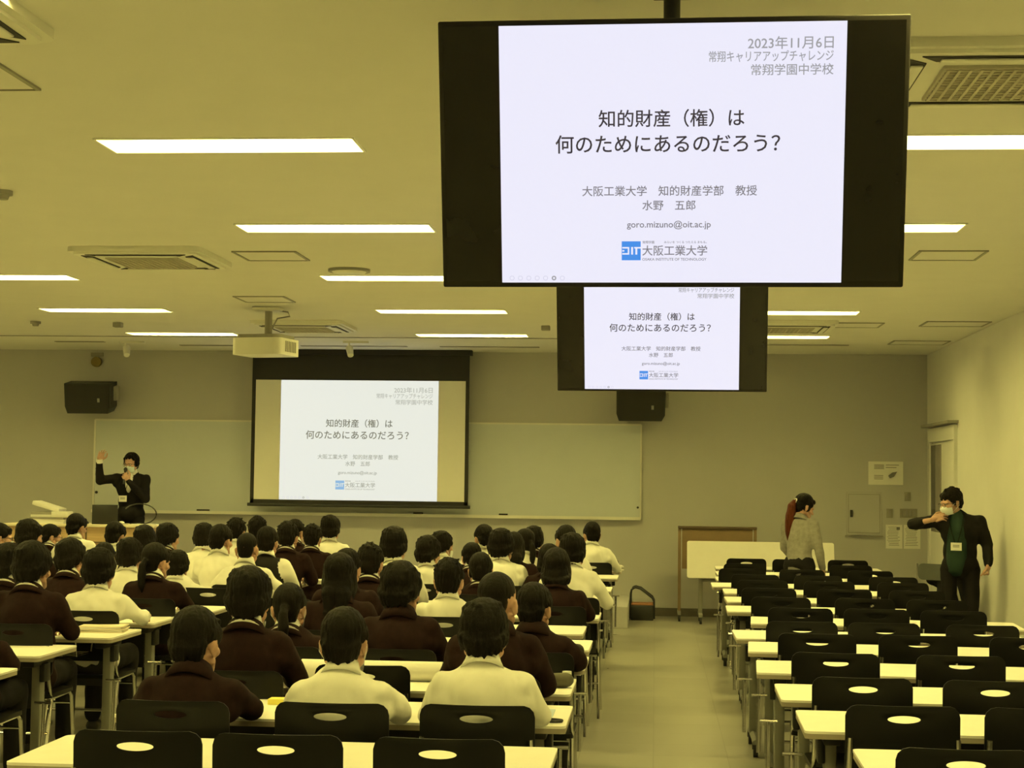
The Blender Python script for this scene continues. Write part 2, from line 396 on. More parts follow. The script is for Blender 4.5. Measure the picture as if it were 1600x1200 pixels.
m = MB(); m.box((0.02, 0, -.02), (.26, .26, .03), bev=.006); m.build('ceiling_plate', M['white'], t)
m = MB(); m.tube([(.06, .02, -.02), (.2, .02, -.04), (.22, .02, -.08), (.1, .02, -.1), (.05, .02, -.2)], .008, 6); m.build('cable', M['grey'], t)

# ------------------------------------------------------------------ slide lettering (shared by the televisions and the projection screen)
def text_np(body, x0, x1, z, align='fit', h=None):
    c = bpy.data.curves.new('lettering', 'FONT'); c.body = body; c.size = 1; c.resolution_u = 3; c.offset = .009
    o = bpy.data.objects.new('lettering', c); COL.objects.link(o)
    dg = bpy.context.evaluated_depsgraph_get(); me = o.evaluated_get(dg).to_mesh()
    co = np.empty(len(me.vertices) * 3); me.vertices.foreach_get('co', co); co = co.reshape(-1, 3)
    F = [tuple(p.vertices) for p in me.polygons]; bpy.data.objects.remove(o); bpy.data.curves.remove(c)
    mn, mx = co.min(0), co.max(0); s = (x1 - x0) / (mx[0] - mn[0]); sy = s if h is None else h / (mx[1] - mn[1])
    V = np.zeros_like(co); V[:, 0] = x0 + (co[:, 0] - mn[0]) * s; V[:, 2] = z + (co[:, 1] - (mn[1] + mx[1]) / 2) * sy
    return V, F
LINES = [('2023年11月6日', .2361, .497, .3405, 0), ('常翔キャリアアップチャレンジ', .1167, .4977, .3005, 0, .034), ('常翔学園中学校', .2467, .4985, .2592, 0),
 ('知的財産（権）は', -.2256, .2285, .1140, 2), ('何のためにあるのだろう？', -.3616, .3396, .0352, 2),
 ('大阪工業大学　知的財産学部　教授', -.278, .2703, -.1122, 1), ('水野　五郎', -.088, .079, -.1575, 1), ('goro.mizuno@oit.ac.jp', -.1367, .1274, -.2205, 1),
 ('大阪工業大学', -.0880, .1170, -.3010, 1), ('OSAKA INSTITUTE OF TECHNOLOGY', -.0880, .1150, -.3290, 1), ('常翔学園', -.0870, -.0500, -.2745, 1), ('みらいを つくる つたえる まもる。', -.0190, .1150, -.2745, 1)]
TXT = [(*text_np(L[0], L[1], L[2], L[3], h=L[5] if len(L) > 5 else None), L[4]) for L in LINES]
def ring_np(cx, cz, r, w=.0018, n=18):
    V = []; 
    for k in range(n):
        a = 2 * PI * k / n; V += [(cx + r * math.cos(a), 0, cz + r * math.sin(a)), (cx + (r - w) * math.cos(a), 0, cz + (r - w) * math.sin(a))]
    return np.array(V), [(2 * k, (2 * k + 2) % (2 * n), (2 * k + 3) % (2 * n), 2 * k + 1) for k in range(n)]
def quad_np(x0, x1, z0, z1, y=0.0): return np.array([(x0, y, z0), (x1, y, z0), (x1, y, z1), (x0, y, z1)]), [(0, 1, 2, 3)]
for q in range(7): TXT.append((*ring_np(-.505 + q * .027, -.389, .0075, .0014 if q != 5 else .004), 3 if q != 5 else 0))
LOGO = [(*quad_np(-.1532, -.0930, -.3320, -.2715), 0)]
def lg(a, b, c, e): LOGO.append((*quad_np(-.1532 + .0602 * a, -.1532 + .0602 * b, -.3320 + .0605 * c, -.3320 + .0605 * e, -.0006), 1))
lg(.03, .40, .62, .70); lg(.03, .40, .30, .38); lg(.32, .40, .30, .70); lg(.03, .14, .46, .54); lg(.50, .60, .30, .70); lg(.66, 1.0, .62, .70); lg(.72, .82, .30, .70)
def slide_parts(parent, mats, sc=1.0, off=(0, 0, 0)):
    """mats: slide, light, mid, dark, blue"""
    X = Matrix.Translation(off) @ Matrix.Scale(sc, 4)
    V, F = quad_np(-.537, .537, -.4035, .4035); link('slide', mesh_np('slide', [(xform(V, X), F, 0)], [mats[0]]), parent)
    X2 = Matrix.Translation((off[0], off[1] - .0015, off[2])) @ Matrix.Scale(sc, 4)
    for V, F, k in TXT: link('slide_text' if k < 3 else 'control_icon', mesh_np('slide_text', [(xform(V, X2), F, min(k, 3))], mats[1:4] + [M['tx_faint']]), parent)
    link('slide_logo', mesh_np('slide_logo', [(xform(V, X2), F, k) for V, F, k in LOGO], [mats[4], mats[0]]), parent)
def television(loc, yaw, tilt, label, roll=0):
    t = thing('television', label, 'television', loc, yaw, 'ceiling-hung televisions')
    W, Hh = 1.46, .84; R = Matrix.Rotation(tilt, 4, 'X')
    bz = MB(); bz.box((0, .03, 0), (W, .05, Hh), bev=.006); bz.box((0, .07, -.02), (W * .62, .06, Hh * .6), bev=.02)
    b = bz.build('cabinet', M['bezel'], t); b.rotation_euler.x = tilt
    s = MB().box((0, .004, .002), (W - .03, .006, Hh - .036)).build('screen', M['tvglass'], t, False); s.rotation_euler.x = tilt
    slide_parts(s, [M['slide'], M['tx_light'], M['tx_mid'], M['tx_dark'], M['tx_blue']], 1.0, (0, -.0008, 0))
    m = MB(); m.cyl((0, .13, -.12), (0, .13, H - loc[2]), .027, 16); m.box((0, .13, .0), (.16, .05, .3)); m.build('ceiling_pole', M['black'], t)
    m = MB(); m.box((0, .1, -.05), (.3, .06, .24), X=R); m.build('mount_bracket', M['black'], t, False)
    m = MB(); m.box((0, .13, H - loc[2] - .004), (.12, .12, .008)); m.build('ceiling_plate', M['black'], t)
    return t
television((.0397, 5.2182, 2.6989), -.0176, .2495, 'large near television hung from the ceiling showing the lecture slide')
television((.0348, 11.6198, 2.7011), -.0233, .2735, 'smaller-looking far television below and behind the near one')

# ------------------------------------------------------------------ front wall
t = thing('whiteboard', 'wide whiteboard on the front wall behind the lecturer', 'whiteboard', (0, YF, 0))
x0, x1, z0, z1 = -7.14, -.18, 1.19, 2.36
MB().box(((x0 + x1) / 2, -.015, (z0 + z1) / 2), (x1 - x0 - .02, .02, z1 - z0 - .02)).build('board_panel', M['board'], t, False)
m = MB(); m.box(((x0 + x1) / 2, -.018, z1), (x1 - x0, .03, .02)); m.box((x0, -.018, (z0 + z1) / 2), (.02, .03, z1 - z0)); m.box((x1, -.018, (z0 + z1) / 2), (.02, .03, z1 - z0)); m.build('frame', M['alu'], t, False)
m = MB(); m.box(((x0 + x1) / 2, -.05, z0), (x1 - x0, .10, .022)); m.box(((x0 + x1) / 2, -.098, z0 + .012), (x1 - x0, .006, .03)); m.build('tray', M['white'], t, False)
for x, lab, w in ((-5.70, 'black whiteboard eraser on the tray left of the screen', .16), (-2.955, 'black whiteboard eraser on the tray below the screen', .12), (-1.885, 'black whiteboard eraser on the tray right of the screen', .11)):
    e = thing('eraser', lab, 'eraser', (x, YF - .055, z0 + .011)); MB().box((0, 0, .012), (w, .05, .022), bev=.004).build('felt_pad', M['black'], e); MB().box((0, 0, .028), (w, .045, .014), bev=.004).build('grip', M['blackmatte'], e)
for z, lab in ((1.736, 'topmost black magnet at the left edge of the whiteboard'), (1.662, 'second black magnet at the left edge of the whiteboard'), (1.434, 'lowest black magnet at the left edge of the whiteboard')):
    tag(MB().cyl((0, 0, 0), (0, -.012, 0), .018, 14).build('magnet', M['black'], loc=(-7.10, YF - .0255, z)), lab, 'magnet')
tag(MB().cyl((0, 0, 0), (0, -.012, 0), .014, 14).build('magnet', M['black'], loc=(-.215, YF - .0255, 1.334)), 'single dark magnet at the right edge of the whiteboard', 'magnet')
tag(MB().cyl((-.06, 0, .008), (.06, 0, .008), .008, 10).build('marker_pen', M['grey'], loc=(-6.02, YF - .06, z0 + .011)), 'marker pen lying on the whiteboard tray near the lecturer', 'pen')
# projection screen
sy = 20.55; t = thing('projection_screen', 'pull-down projection screen with black border in front of the whiteboard', 'projection screen', (-3.674, sy, 2.27))
sw = 2.738; m = MB()
m.box((0, .01, (3.19 - 2.27 + 2.872 - 2.27) / 2), (sw, .006, 3.19 - 2.872)); m.box((-sw / 2 + .023, .01, (2.872 + 1.33) / 2 - 2.27), (.046, .006, 1.542)); m.box((sw / 2 - .023, .01, (2.872 + 1.33) / 2 - 2.27), (.046, .006, 1.542)); m.box((0, .01, 1.352 - 2.27), (sw, .006, .05))
m.build('black_border', M['blackmatte'], t, False)
s = MB().box((0, .012, (2.875 + 1.376) / 2 - 2.27), (sw - .09, .004, 1.5)).build('screen_fabric', M['screenfab'], t, False)
SCL = 1.985 / 1.074
slide_parts(s, [M['pslide'], M['ptx_light'], M['ptx_mid'], M['ptx_dark'], M['ptx_blue']], SCL, (-.008, .0085, (2.872 + 1.377) / 2 - 2.27))
m = MB(); m.cyl((-sw / 2 - .03, .01, 1.312 - 2.27), (sw / 2 + .03, .01, 1.312 - 2.27), .02, 12); m.build('weight_bar', M['black'], t)
m = MB(); m.box((0, .02, 3.222 - 2.27), (sw + .06, .12, .064)); m.build('roller_case', M['blackmatte'], t, False)
# wall loudspeakers
def loud(x, z, lab, yaw):
    t = thing('loudspeaker', lab, 'loudspeaker', (x, 20.52, z), yaw)
    R = Matrix.Rotation(.18, 4, 'X')
    MB().prism([(-.30, .19), (.30, .19), (.29, -.12), (.25, -.19), (-.27, -.19), (-.30, -.10)], 'y', -.12, .13, X=R).build('cabinet', M['black'], t, False)
    g = MB(); g.prism([(-.28, .175), (.28, .175), (.27, -.115), (.24, -.175), (-.26, -.175), (-.28, -.10)], 'y', -.13, -.118, X=R); g.build('speaker_grille', M['blackmatte'], t, False)
    MB().box((.31, .05, .05), (.05, .12, .18), X=R, bev=.01).build('end_knob', M['grey'], t)
    MB().box((0, .22, .02), (.14, .2, .14)).build('wall_bracket', M['black'], t, False)
    MB().box((.14, -.133, -.02), (.03, .006, .05), X=R).build('badge_plate', M['grey'], t, False)
loud(-7.1, 2.63, 'black loudspeaker on the front wall above the lecturer', 0)
loud(-.18, 2.60, 'black loudspeaker on the front wall under the far television', 0)
t = thing('alarm_bell', 'round olive alarm bell high on the front wall at left', 'alarm', (-7.145, YF, 3.1))
MB().cyl((0, 0, 0), (0, -.05, 0), .065, 20).build('bell_dome', M['olive'], t); MB().box((0, -.01, .095), (.16, .02, .05)).build('back_plate', M['grey'], t, False)
# electrical panel, switches, notices
t = thing('distribution_panel', 'beige metal electrical panel box flush in the front wall at right', 'electrical panel', (2.553, YF, 1.298))
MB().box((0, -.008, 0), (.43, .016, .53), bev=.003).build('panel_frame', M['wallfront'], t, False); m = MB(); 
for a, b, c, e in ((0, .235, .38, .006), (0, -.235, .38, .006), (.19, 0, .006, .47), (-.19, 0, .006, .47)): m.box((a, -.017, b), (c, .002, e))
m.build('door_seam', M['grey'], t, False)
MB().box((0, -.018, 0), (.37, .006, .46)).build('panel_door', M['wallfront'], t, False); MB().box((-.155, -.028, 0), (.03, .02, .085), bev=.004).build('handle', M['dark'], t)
MB().box((0, -.02, -.275), (.46, .03, .012)).build('sill_strip', M['steel'], t, False)
t = thing('notice_poster', 'landscape paper notice above the electrical panel', 'poster', (2.815, YF - .004, 1.796))
MB().box((0, 0, 0), (.42, .003, .285)).build('sheet', M['paper'], t, False); m = MB()
for z, a, b in ((.10, -.14, -.02), (.085, -.14, -.02), (.07, -.14, -.02), (.055, -.14, -.02), (.10, 0, .16), (.07, 0, .13), (-.03, -.14, -.03), (-.05, -.14, -.03), (-.07, -.14, -.03)): m.box(((a + b) / 2, -.002, z), (b - a, .002, .007))
m.prism([(.03, -.03), (.08, .01), (.14, .02), (.10, -.04), (.05, -.06)], 'y', -.003, -.001)
m.build('printing', M['ink'], t, False)
def notice(x, z, lab):
    t = thing('notice_sheet', lab, 'notice', (x, YF - .004, z)); MB().box((0, 0, 0), (.2, .003, .29)).build('sheet', M['paper'], t, False); m = MB()
    for q in range(12): m.box((random.uniform(-.015, .0), -.002, .115 - q * .02), (random.uniform(.11, .16), .002, .005))
    m.box((.05, -.002, .1), (.04, .002, .035)); m.build('printing', M['ink'], t, False)
notice(2.915, 1.022, 'left paper notice of two below the light switches'); notice(3.132, 1.022, 'right paper notice of two below the light switches')
def switch(x, z, w, n, lab):
    t = thing('light_switch', lab, 'switch', (x, YF, z)); MB().box((0, -.006, 0), (w, .012, .11), bev=.003).build('cover_plate', M['steel'], t)
    for q in range(n): MB().box(((q - (n - 1) / 2) * .045, -.014, 0), (.028, .008, .07), bev=.003).build('rocker', M['grey'], t)
switch(3.078, 1.513, .075, 1, 'single light switch above the other wall switches'); switch(2.862, 1.306, .075, 1, 'single wall switch left of the wide switch plate'); switch(3.09, 1.308, .21, 4, 'wide four-gang light switch plate near the front right corner')

# ------------------------------------------------------------------ lecturer's desk and things on it
PZ = .25
t = thing('lectern_desk', 'light wood lectern desk on the platform in front of the lecturer', 'lectern', (-6.74, 19.45, PZ))
MB().box((0, 0, .405), (1.76, .6, .79), bev=.006).build('body', M['wood'], t); MB().box((0, 0, .81), (1.82, .66, .03), bev=.006).build('desktop', M['cream'], t)
m = MB(); [m.box((x, -.303, .4), (.012, .008, .76)) for x in (-.45, .1, .55)]; m.box((0, -.303, .62), (1.7, .008, .01)); m.build('panel_seam', M['browndark'], t, False)
LT = PZ + .825
t = thing('laptop', 'black laptop open on the lectern desk before the lecturer', 'laptop', (-6.47, 19.42, LT), 0)
MB().box((0, 0, .01), (.32, .24, .02), bev=.004).build('keyboard_base', M['black'], t); MB().box((0, -.125, .125), (.31, .012, .21), X=Matrix.Rotation(0, 4, 'X'), bev=.004).build('display_lid', M['black'], t)
tag(MB().ell((0, 0, .015), (.035, .055, .022)).build('mouse', M['black'], loc=(-6.70, 19.3, LT)), 'black mouse on the lectern left of the laptop', 'mouse')
def stack(name, x, y, z, w, dd, n, hh, mats, lab, cat, rz):
    m = MB()
    for q in range(n): m.box((random.uniform(-.01, .01), random.uniform(-.01, .01), hh * (q + .5)), (w - random.uniform(0, .02), dd, hh * .92), q % len(mats), X=Matrix.Rotation(random.uniform(-.05, .05), 4, 'Z'))
    o = m.build(name, mats, loc=(x, y, z), rz=rz, smooth=False); return tag(o, lab, cat)
stack('document_box', -7.16, 19.4, LT, .42, .3, 3, .025, [M['paper'], M['white'], M['grey']], 'low stack of white documents at the left end of the lectern desk', 'papers', .05)
stack('folder_binder', -7.22, 19.42, LT + .075, .32, .24, 2, .03, [M['paper'], M['grey']], 'grey and white binder lying on the document stack', 'binder', -.1)
o = MB().box((0, 0, .03), (.34, .26, .05), X=Matrix.Rotation(.28, 4, 'Y'), bev=.01).build('paper_bundle', M['paper'], loc=(-7.2, 19.42, LT + .17)); tag(o, 'white paper bundle slumped on top of the binder', 'papers')
tag(MB().box((0, 0, .035), (.2, .2, .07), bev=.01).build('tissue_box', M['white'], loc=(-7.0, 19.33, LT + .075)), 'white box beside the binder on the lectern', 'box')
pts = [(0, 0, .01), (.12, 0, .02)] + [(.12 + .2 * math.sin(a), 0.0, .12 - .12 * math.cos(a) + .005) for a in np.linspace(.2, 4.2, 16)]
tag(MB().tube(pts, .008, 6).build('looped_cable', M['black'], loc=(-6.2, 19.4, LT)), 'black cable standing in a loop at the right end of the lectern', 'cable')
tag(MB().ell((0, 0, .02), (.04, .03, .02)).build('white_adapter', M['white'], loc=(-6.27, 19.3, LT)), 'small white adapter on the lectern right of the laptop', 'adapter')
tag(MB().box((0, 0, .004), (.3, .2, .008), X=Matrix.Rotation(.1, 4, 'Z')).build('loose_papers', M['paper'], loc=(-6.02, 19.42, LT)), 'loose papers at the right end of the lectern', 'papers')

# step stool and stored furniture by the front wall
t = thing('step_stool', 'low black step stool with two looped handrails beside the platform', 'step stool', (-.145, 20.3, 0))
MB().box((0, 0, .09), (.27, .3, .18), bev=.01).build('step_box', M['black'], t); MB().box((0, 0, .19), (.26, .29, .02), bev=.004).build('tread', M['tread'], t)
for s in (-1, 1):
    yy = .13 * s; pts = [(-.14, yy, .02), (-.14, yy, .3)] + [(-.14 + .06 - .06 * math.cos(a), yy, .3 + .09 * math.sin(a)) for a in np.linspace(.2, PI / 2, 5)] + [(-.02, yy, .375), (.12, yy, .27), (.14, yy, .23), (.142, yy, .02)]
    MB().tube(pts, .012, 8).build('handrail', M['black'], t)
t = thing('stored_panel', 'brown panel board on a wheeled frame standing against the front wall', 'panel board', (.745, 20.25, 0))
MB().box((0, 0, .86), (.84, .03, .48)).build('panel', M['brown'], t, False); MB().box((0, 0, 1.115), (.94, .08, .03), bev=.005).build('top_rail', M['browndark'], t)
for s in (-1, 1):
    MB().box((s * .45, 0, .6), (.035, .05, 1.04)).build('post', M['brown'], t, False); f = MB().box((s * .45, 0, .1), (.04, .4, .04)).build('foot', M['legs'], t, False)
    for q in (-1, 1): MB().cyl((s * .45 - .012, q * .17, .042), (s * .45 + .012, q * .17, .042), .04, 14).build('caster', M['black'], f)

# ------------------------------------------------------------------ desks and chairs
def make_table(label, group, loc, rz):
    t = thing('training_table', label, 'table', loc, rz, group)
    m = MB(); m.prism(rounded(1.8, .6, .025), 'z', .710, .72); m.prism(rounded(1.798, .598, .025), 'z', .69, .7105, 1); m.build('tabletop', [M['top'], M['edge']], t)
    m = MB(); m.box((0, .2, .52), (1.38, .012, .28), bev=.003); m.build('modesty_panel', M['black'], t, False)
    m = MB(); [m.cyl((-.66, -.2 + q * .08, .6), (.66, -.2 + q * .08, .6), .004, 6) for q in range(4)]; [m.tube([(x, -.22, .69), (x, -.2, .6), (x, .06, .6), (x, .1, .69)], .005, 6) for x in (-.66, 0, .66)]; m.build('wire_shelf', M['chrome'], t)
    for s in (-1, 1):
        m = MB(); m.box((s * .78, .03, .4), (.05, .075, .6), bev=.008); lg_ = m.build('leg', M['legs'], t)
        m = MB(); m.tube([(s * .78, -.27, .085), (s * .78, -.2, .1), (s * .78, .2, .1), (s * .78, .27, .085)], .022, 8); m.build('foot', M['legs'], t)
        m = MB(); m.box((s * .78, .02, .665), (.07, .3, .05), bev=.008); m.box((s * .815, .03, .6), (.03, .09, .1), bev=.006); m.build('hinge_bracket', M['black'], t)
        m = MB(); m.cyl((s * .84, -.04, .44), (s * .84, -.06, .12), .012, 10); m.cyl((s * .79, -.04, .445), (s * .88, -.04, .445), .009, 8); m.build('stop_bar', M['chrome'], t)
        for q in (-1, 1):
            m = MB(); m.cyl((s * .78 - .014, q * .25, .04), (s * .78 + .014, q * .25, .04), .04, 14); m.box((s * .78, q * .25, .068), (.04, .035, .04)); m.build('caster', M['black'], t)
    return t
def make_chair(label, group, loc, rz):
    t = thing('stacking_chair', label, 'chair', loc, rz, group)
    W, z0, z1 = .43, .535, .84; out = []; N = 64; per = rounded(W, z1 - z0, .045, 12, 0, (z0 + z1) / 2)
    # resample the outline evenly
    P = [Vector((a, 0, b)) for a, b in per]; L = [0]
    for i in range(len(P)): L.append(L[-1] + (P[(i + 1) % len(P)] - P[i]).length)
    for k in range(N):
        d = L[-1] * k / N; i = max(j for j in range(len(P)) if L[j] <= d + 1e-9); f = (d - L[i]) / max(1e-9, L[i + 1] - L[i]); out.append(P[i].lerp(P[(i + 1) % len(P)], f))
    c = Vector((0, 0, .79)); a, b = .062, .0145; V = []; F = []; rings = [0, .25, .6, 1]
    def yoff(p): return .035 * (p.x / .215) ** 2 - .06 * (p.z - .54)
    for side in (0, 1):
        for g in rings:
            for q in out:
                dv = q - c; an = math.atan2(dv.z / .05, dv.x / .12); inn = c + Vector((a * math.cos(an), 0, b * math.sin(an)))
                p = inn.lerp(q, g); sh = .004 if g in (0, 1) else 0
                V.append((p.x, yoff(p) + (-.007 + sh if side else .007 - sh), p.z))
    n = len(rings)
    for side in (0, 1):
        for g in range(n - 1):
            for k in range(N):
                i0 = (side * n + g) * N; f = (i0 + k, i0 + (k + 1) % N, i0 + N + (k + 1) % N, i0 + N + k); F.append(f)
    for k in range(N):
        F.append((k, (k + 1) % N, n * N + (k + 1) % N, n * N + k)); e = (n - 1) * N; F.append((e + k, e + (k + 1) % N, n * N + e + (k + 1) % N, n * N + e + k))
    m = MB(); m.add([(x, y - .2, z) for x, y, z in V], F); m.build('backrest', M['chairblack'], t, 'soft')
    m = MB(); m.prism(rounded(.43, .42, .05), 'z', .43, .452); o = m.build('seat', M['chairblack'], t)
    for s in (-1, 1):
        m = MB(); m.tube([(s * .2, -.215, .72), (s * .205, -.20, .55), (s * .205, -.17, .45), (s * .205, -.14, .42), (s * .215, -.26, .02), (s * .215, -.265, 0.0)], .011, 8); m.build('rear_leg', M['chrome'], t)
        m = MB(); m.tube([(s * .19, -.14, .42), (s * .19, .17, .425), (s * .2, .19, .40), (s * .215, .22, .02), (s * .215, .222, 0)], .011, 8); m.build('front_leg', M['chrome'], t)
    MB().cyl((-.21, -.2, .24), (.21, -.2, .24), .008, 8).build('crossbar', M['chrome'], t); MB().cyl((-.195, .19, .36), (.195, .19, .36), .008, 8).build('crossbar', M['chrome'], t)
    return t
TP = [None]; CP = [None]
def table(x, y, rz, label, group):
    if TP[0] is None: TP[0] = make_table(label, group, (x, y, 0), rz); return TP[0]
    return copy_thing(TP[0], (x, y, 0), rz, label, group)
def chair(x, yback, rz, label, group):
    if CP[0] is None: CP[0] = make_chair(label, group, (x, yback + .2, 0), rz); return CP[0]
    return copy_thing(CP[0], (x, yback + .2, 0), rz, label, group)
# right-hand block of empty desks: back edge, left end, turn, chair places
RIGHT = [(6.18, .71, -1.0, [.985, 1.62]), (7.18, .588, -1.2, [.935, 1.465]), (8.09, .565, -1.0, [.897, 1.453]), (9.13, .53, -3.2, [.903, 1.50]), (10.17, .545, -3.4, [.91, 1.455, 2.06]),
 (10.94, .50, .2, [.88, 1.37, 1.95]), (12.04, .665, -3.4, [.972, 1.485, 1.98]), (13.05, .54, -1, [.918, 1.525, 2.03]), (14.05, .576, .3, [.895, 1.483, 2.04]), (15.08, .60, -.6, [.92, 1.47, 2.085]),
 (15.95, .525, -.5, [.905, 1.46, 2.13]), (16.95, .60, 0, [.83, 1.41, 2.05]), (17.95, .64, 0, [.915, 1.975]), (19.06, .67, -1, [.997, 1.487, 2.083])]
SEAT3 = ['left', 'middle', 'right']
SKIP = set()
for i, (yb, xl, a, cs) in enumerate(RIGHT):
    nm = f'{ORD[i]} row back from the camera' if i else 'row nearest the camera'
    rz = math.radians(a); cx = xl + .9 * math.cos(rz) - 0; cy = yb - .3 + .9 * math.sin(rz)
    table(cx, cy, rz, f'empty cream-topped table, right-hand block, {nm}', 'empty tables of the right-hand block')
    for k, x in enumerate(cs):
        kk = SEAT3[k] if len(cs) != 2 or i < 4 else ['left', 'right'][k]
        key = ('R', i, k)
        if key in SKIP: continue
        chair(x, yb - .72 + (random.random() - .5) * .05, math.radians(a * .6 + random.uniform(-2, 2)), f'empty black chair, right-hand block, {nm}, {kk} place', 'empty chairs of the right-hand block')
# middle block of student desks
MID = [(6.03, -.34), (7.14, -.34), (8.10, -.37), (9.12, -.35), (10.04, -.365), (11.0, -.44), (12.15, -.38), (13.0, -.417), (14.1, -.4), (15.03, -.375), (16.9, -.36), (18.19, -.35)]
for i, (yb, xr) in enumerate(MID):
    nm = f'{ORD[i]} row back from the camera' if i else 'row nearest the camera'
    table(xr - .9, yb - .3, 0, f'cream-topped student table, middle block, {nm}', 'tables of the middle student block')
LEFT = [(8.02, -3.1), (9.14, -3.2), (10.16, -3.15), (11.15, -3.2), (12.05, -3.08), (13.1, -3.1), (14.1, -3.1), (15.1, -3.1), (16.1, -3.1)]
for i, (yb, xr) in enumerate(LEFT):
    nm = f'{ORD[i]} row back from the camera' if i else 'row nearest the camera'
    table(xr - .9, yb - .3, 0, f'cream-topped student table, left block, {nm}', 'tables of the left student block')
for x, lab in ((-1.69, 'empty black chair in the nearest row, leftmost of its three'), (-1.225, 'empty black chair in the nearest row, middle of its three'), (-.69, 'empty black chair in the nearest row, right one by the aisle')):
    chair(x, 5.40, random.uniform(-.03, .03), lab, 'empty chairs of the nearest row')
chair(-1.30, 7.42, .02, 'empty black chair in front of the rolled white poster', 'empty chairs among the students')
chair(-3.29, 12.2, .0, 'empty black chair among the left students, under the rolled paper', 'empty chairs among the students')
# folding table with its top tipped upright, stored in front of the wall
t = thing('folded_table', 'long white folding table with its top tipped upright near the front wall', 'table', (1.24, 19.95, 0))
X = Matrix.Translation((0, 0, .745)) @ Matrix.Rotation(math.radians(72), 4, 'X')
m = MB(); m.prism(rounded(1.72, .45, .025), 'z', -.012, .012, X=X); m.build('tabletop', M['top'], t)
for s in (-1, 1):
    m = MB(); m.box((s * .7, .06, .38), (.05, .06, .6), bev=.006); m.build('leg', M['legs'], t); m = MB(); m.box((s * .7, .03, .1), (.045, .5, .04), bev=.006); m.build('foot', M['legs'], t)
    for q in (-1, 1): MB().cyl((s * .7 - .014, .03 + q * .22, .042), (s * .7 + .014, .03 + q * .22, .042), .04, 14).build('caster', M['black'], t)
m = MB(); m.cyl((-.7, .06, .5), (.7, .06, .5), .018, 8); m.build('crossbar', M['legs'], t)
#PEOPLE#
# ------------------------------------------------------------------ people: shared templates
def noise_push(V, F, amp, scale, seed, aniso=(1, 1, 1)):
    V = np.asarray(V); n = np.zeros_like(V); A = np.array([f[:3] for f in F])
    fn = np.cross(V[A[:, 1]] - V[A[:, 0]], V[A[:, 2]] - V[A[:, 0]])
    for k in range(3): np.add.at(n, A[:, k], fn)
    n /= np.linalg.norm(n, axis=1, keepdims=True) + 1e-12
    d = np.array([noise.noise(Vector((p[0] * scale * aniso[0] + seed, p[1] * scale * aniso[1] + seed * 1.7, p[2] * scale * aniso[2]))) for p in V])
    return V + n * (d * amp)[:, None]
def T3(loc, yaw=0, pitch=0, roll=0, s=1.0):
    return Matrix.Translation(loc) @ Matrix.Rotation(yaw, 4, 'Z') @ Matrix.Rotation(pitch, 4, 'X') @ Matrix.Rotation(roll, 4, 'Y') @ Matrix.Scale(s, 4)
def rotm(ax, d): return Matrix.Rotation(math.radians(d), 3, ax)
# head: faces +Y, origin at the top of the neck, chin about -.05, crown .187
HP = [ell((0, -.006, .095), (.075, .095, .092), 20, 14), ell((0, .042, .045), (.062, .055, .085), 18, 12), ell((0, .074, -.03), (.030, .022, .022), 12, 8),
 cap((-.056, .012, .0), (-.024, .07, -.032), .020), cap((.056, .012, .0), (.024, .07, -.032), .020), ell((0, .05, -.01), (.045, .04, .04)),
 cap((0, .095, .056), (0, .112, .024), .008, .012), ell((-.012, .103, .020), (.009, .009, .008), 10, 6), ell((.012, .103, .020), (.009, .009, .008), 10, 6),
 cap((-.014, .093, .070), (-.048, .080, .066), .0095), cap((.014, .093, .070), (.048, .080, .066), .0095), cap((-.042, .076, .03), (-.055, .05, .03), .018), cap((.042, .076, .03), (.055, .05, .03), .018),
 cap((-.018, .092, -.004), (.018, .092, -.004), .0065), cap((-.016, .091, -.013), (.016, .091, -.013), .007),
 ell((-.078, -.008, .045), (.009, .020, .032), 12, 8, rotm('Z', 20)), ell((.078, -.008, .045), (.009, .020, .032), 12, 8, rotm('Z', -20)),
 cap((-.084, -.020, .066), (-.080, .006, .072), .006), cap((.084, -.020, .066), (.080, .006, .072), .006), cap((-.086, -.022, .06), (-.076, -.004, .016), .006), cap((.086, -.022, .06), (.076, -.004, .016), .006),
 cap((0, -.018, -.06), (0, -.012, .05), .050, .052)]
HEAD_V, HEAD_F = remesh(HP, .0058, 3)
EYES = []
for s in (-1, 1):
    EYES.append((*ell((s * .030, .0835, .052), (.0125, .011, .009), 12, 8), 1)); EYES.append((*ell((s * .030, .0925, .052), (.0055, .004, .0055), 10, 6), 2))
def hand_prims(curls, spread=1.0):
    P = [ell((0, .052, 0), (.040, .048, .013), 14, 10), cap((0, -.01, 0), (0, .03, 0), .024, .026), cap((-.03, .03, 0), (-.03, .085, 0), .012), cap((.03, .03, 0), (.028, .08, 0), .011), cap((0, .03, .0), (0, .09, 0), .013)]
    for i, (x, L, r) in enumerate(((-.031, .072, .0088), (-.0105, .080, .0092), (.0105, .074, .0088), (.030, .058, .0078))):
        p = Vector((x, .088 - .006 * abs(i - 1), 0)); a = 0; dx = x * .25 * spread
        for k, f in enumerate((.45, .32, .25)):
            a += math.radians(curls[k]); q = p + Vector((dx * f, math.cos(a) * L * f, -math.sin(a) * L * f)); P.append(cap(p, q, r * (1 - .08 * k), r * (1 - .08 * (k + 1)), 10)); p = q
    b = Vector((-.034, .03, -.004)); c = b + Vector((-.028, .03, -.012)); d = c + Vector((-.004, .03, -.008 - curls[0] * .0002)); e = d + Vector((.008, .022, -.004 - curls[0] * .0002))
    P += [cap((-.02, .01, -.002), b, .014, .014), cap(b, c, .0135, .011), cap(c, d, .011, .0095), cap(d, e, .0095, .0085)]
    return P
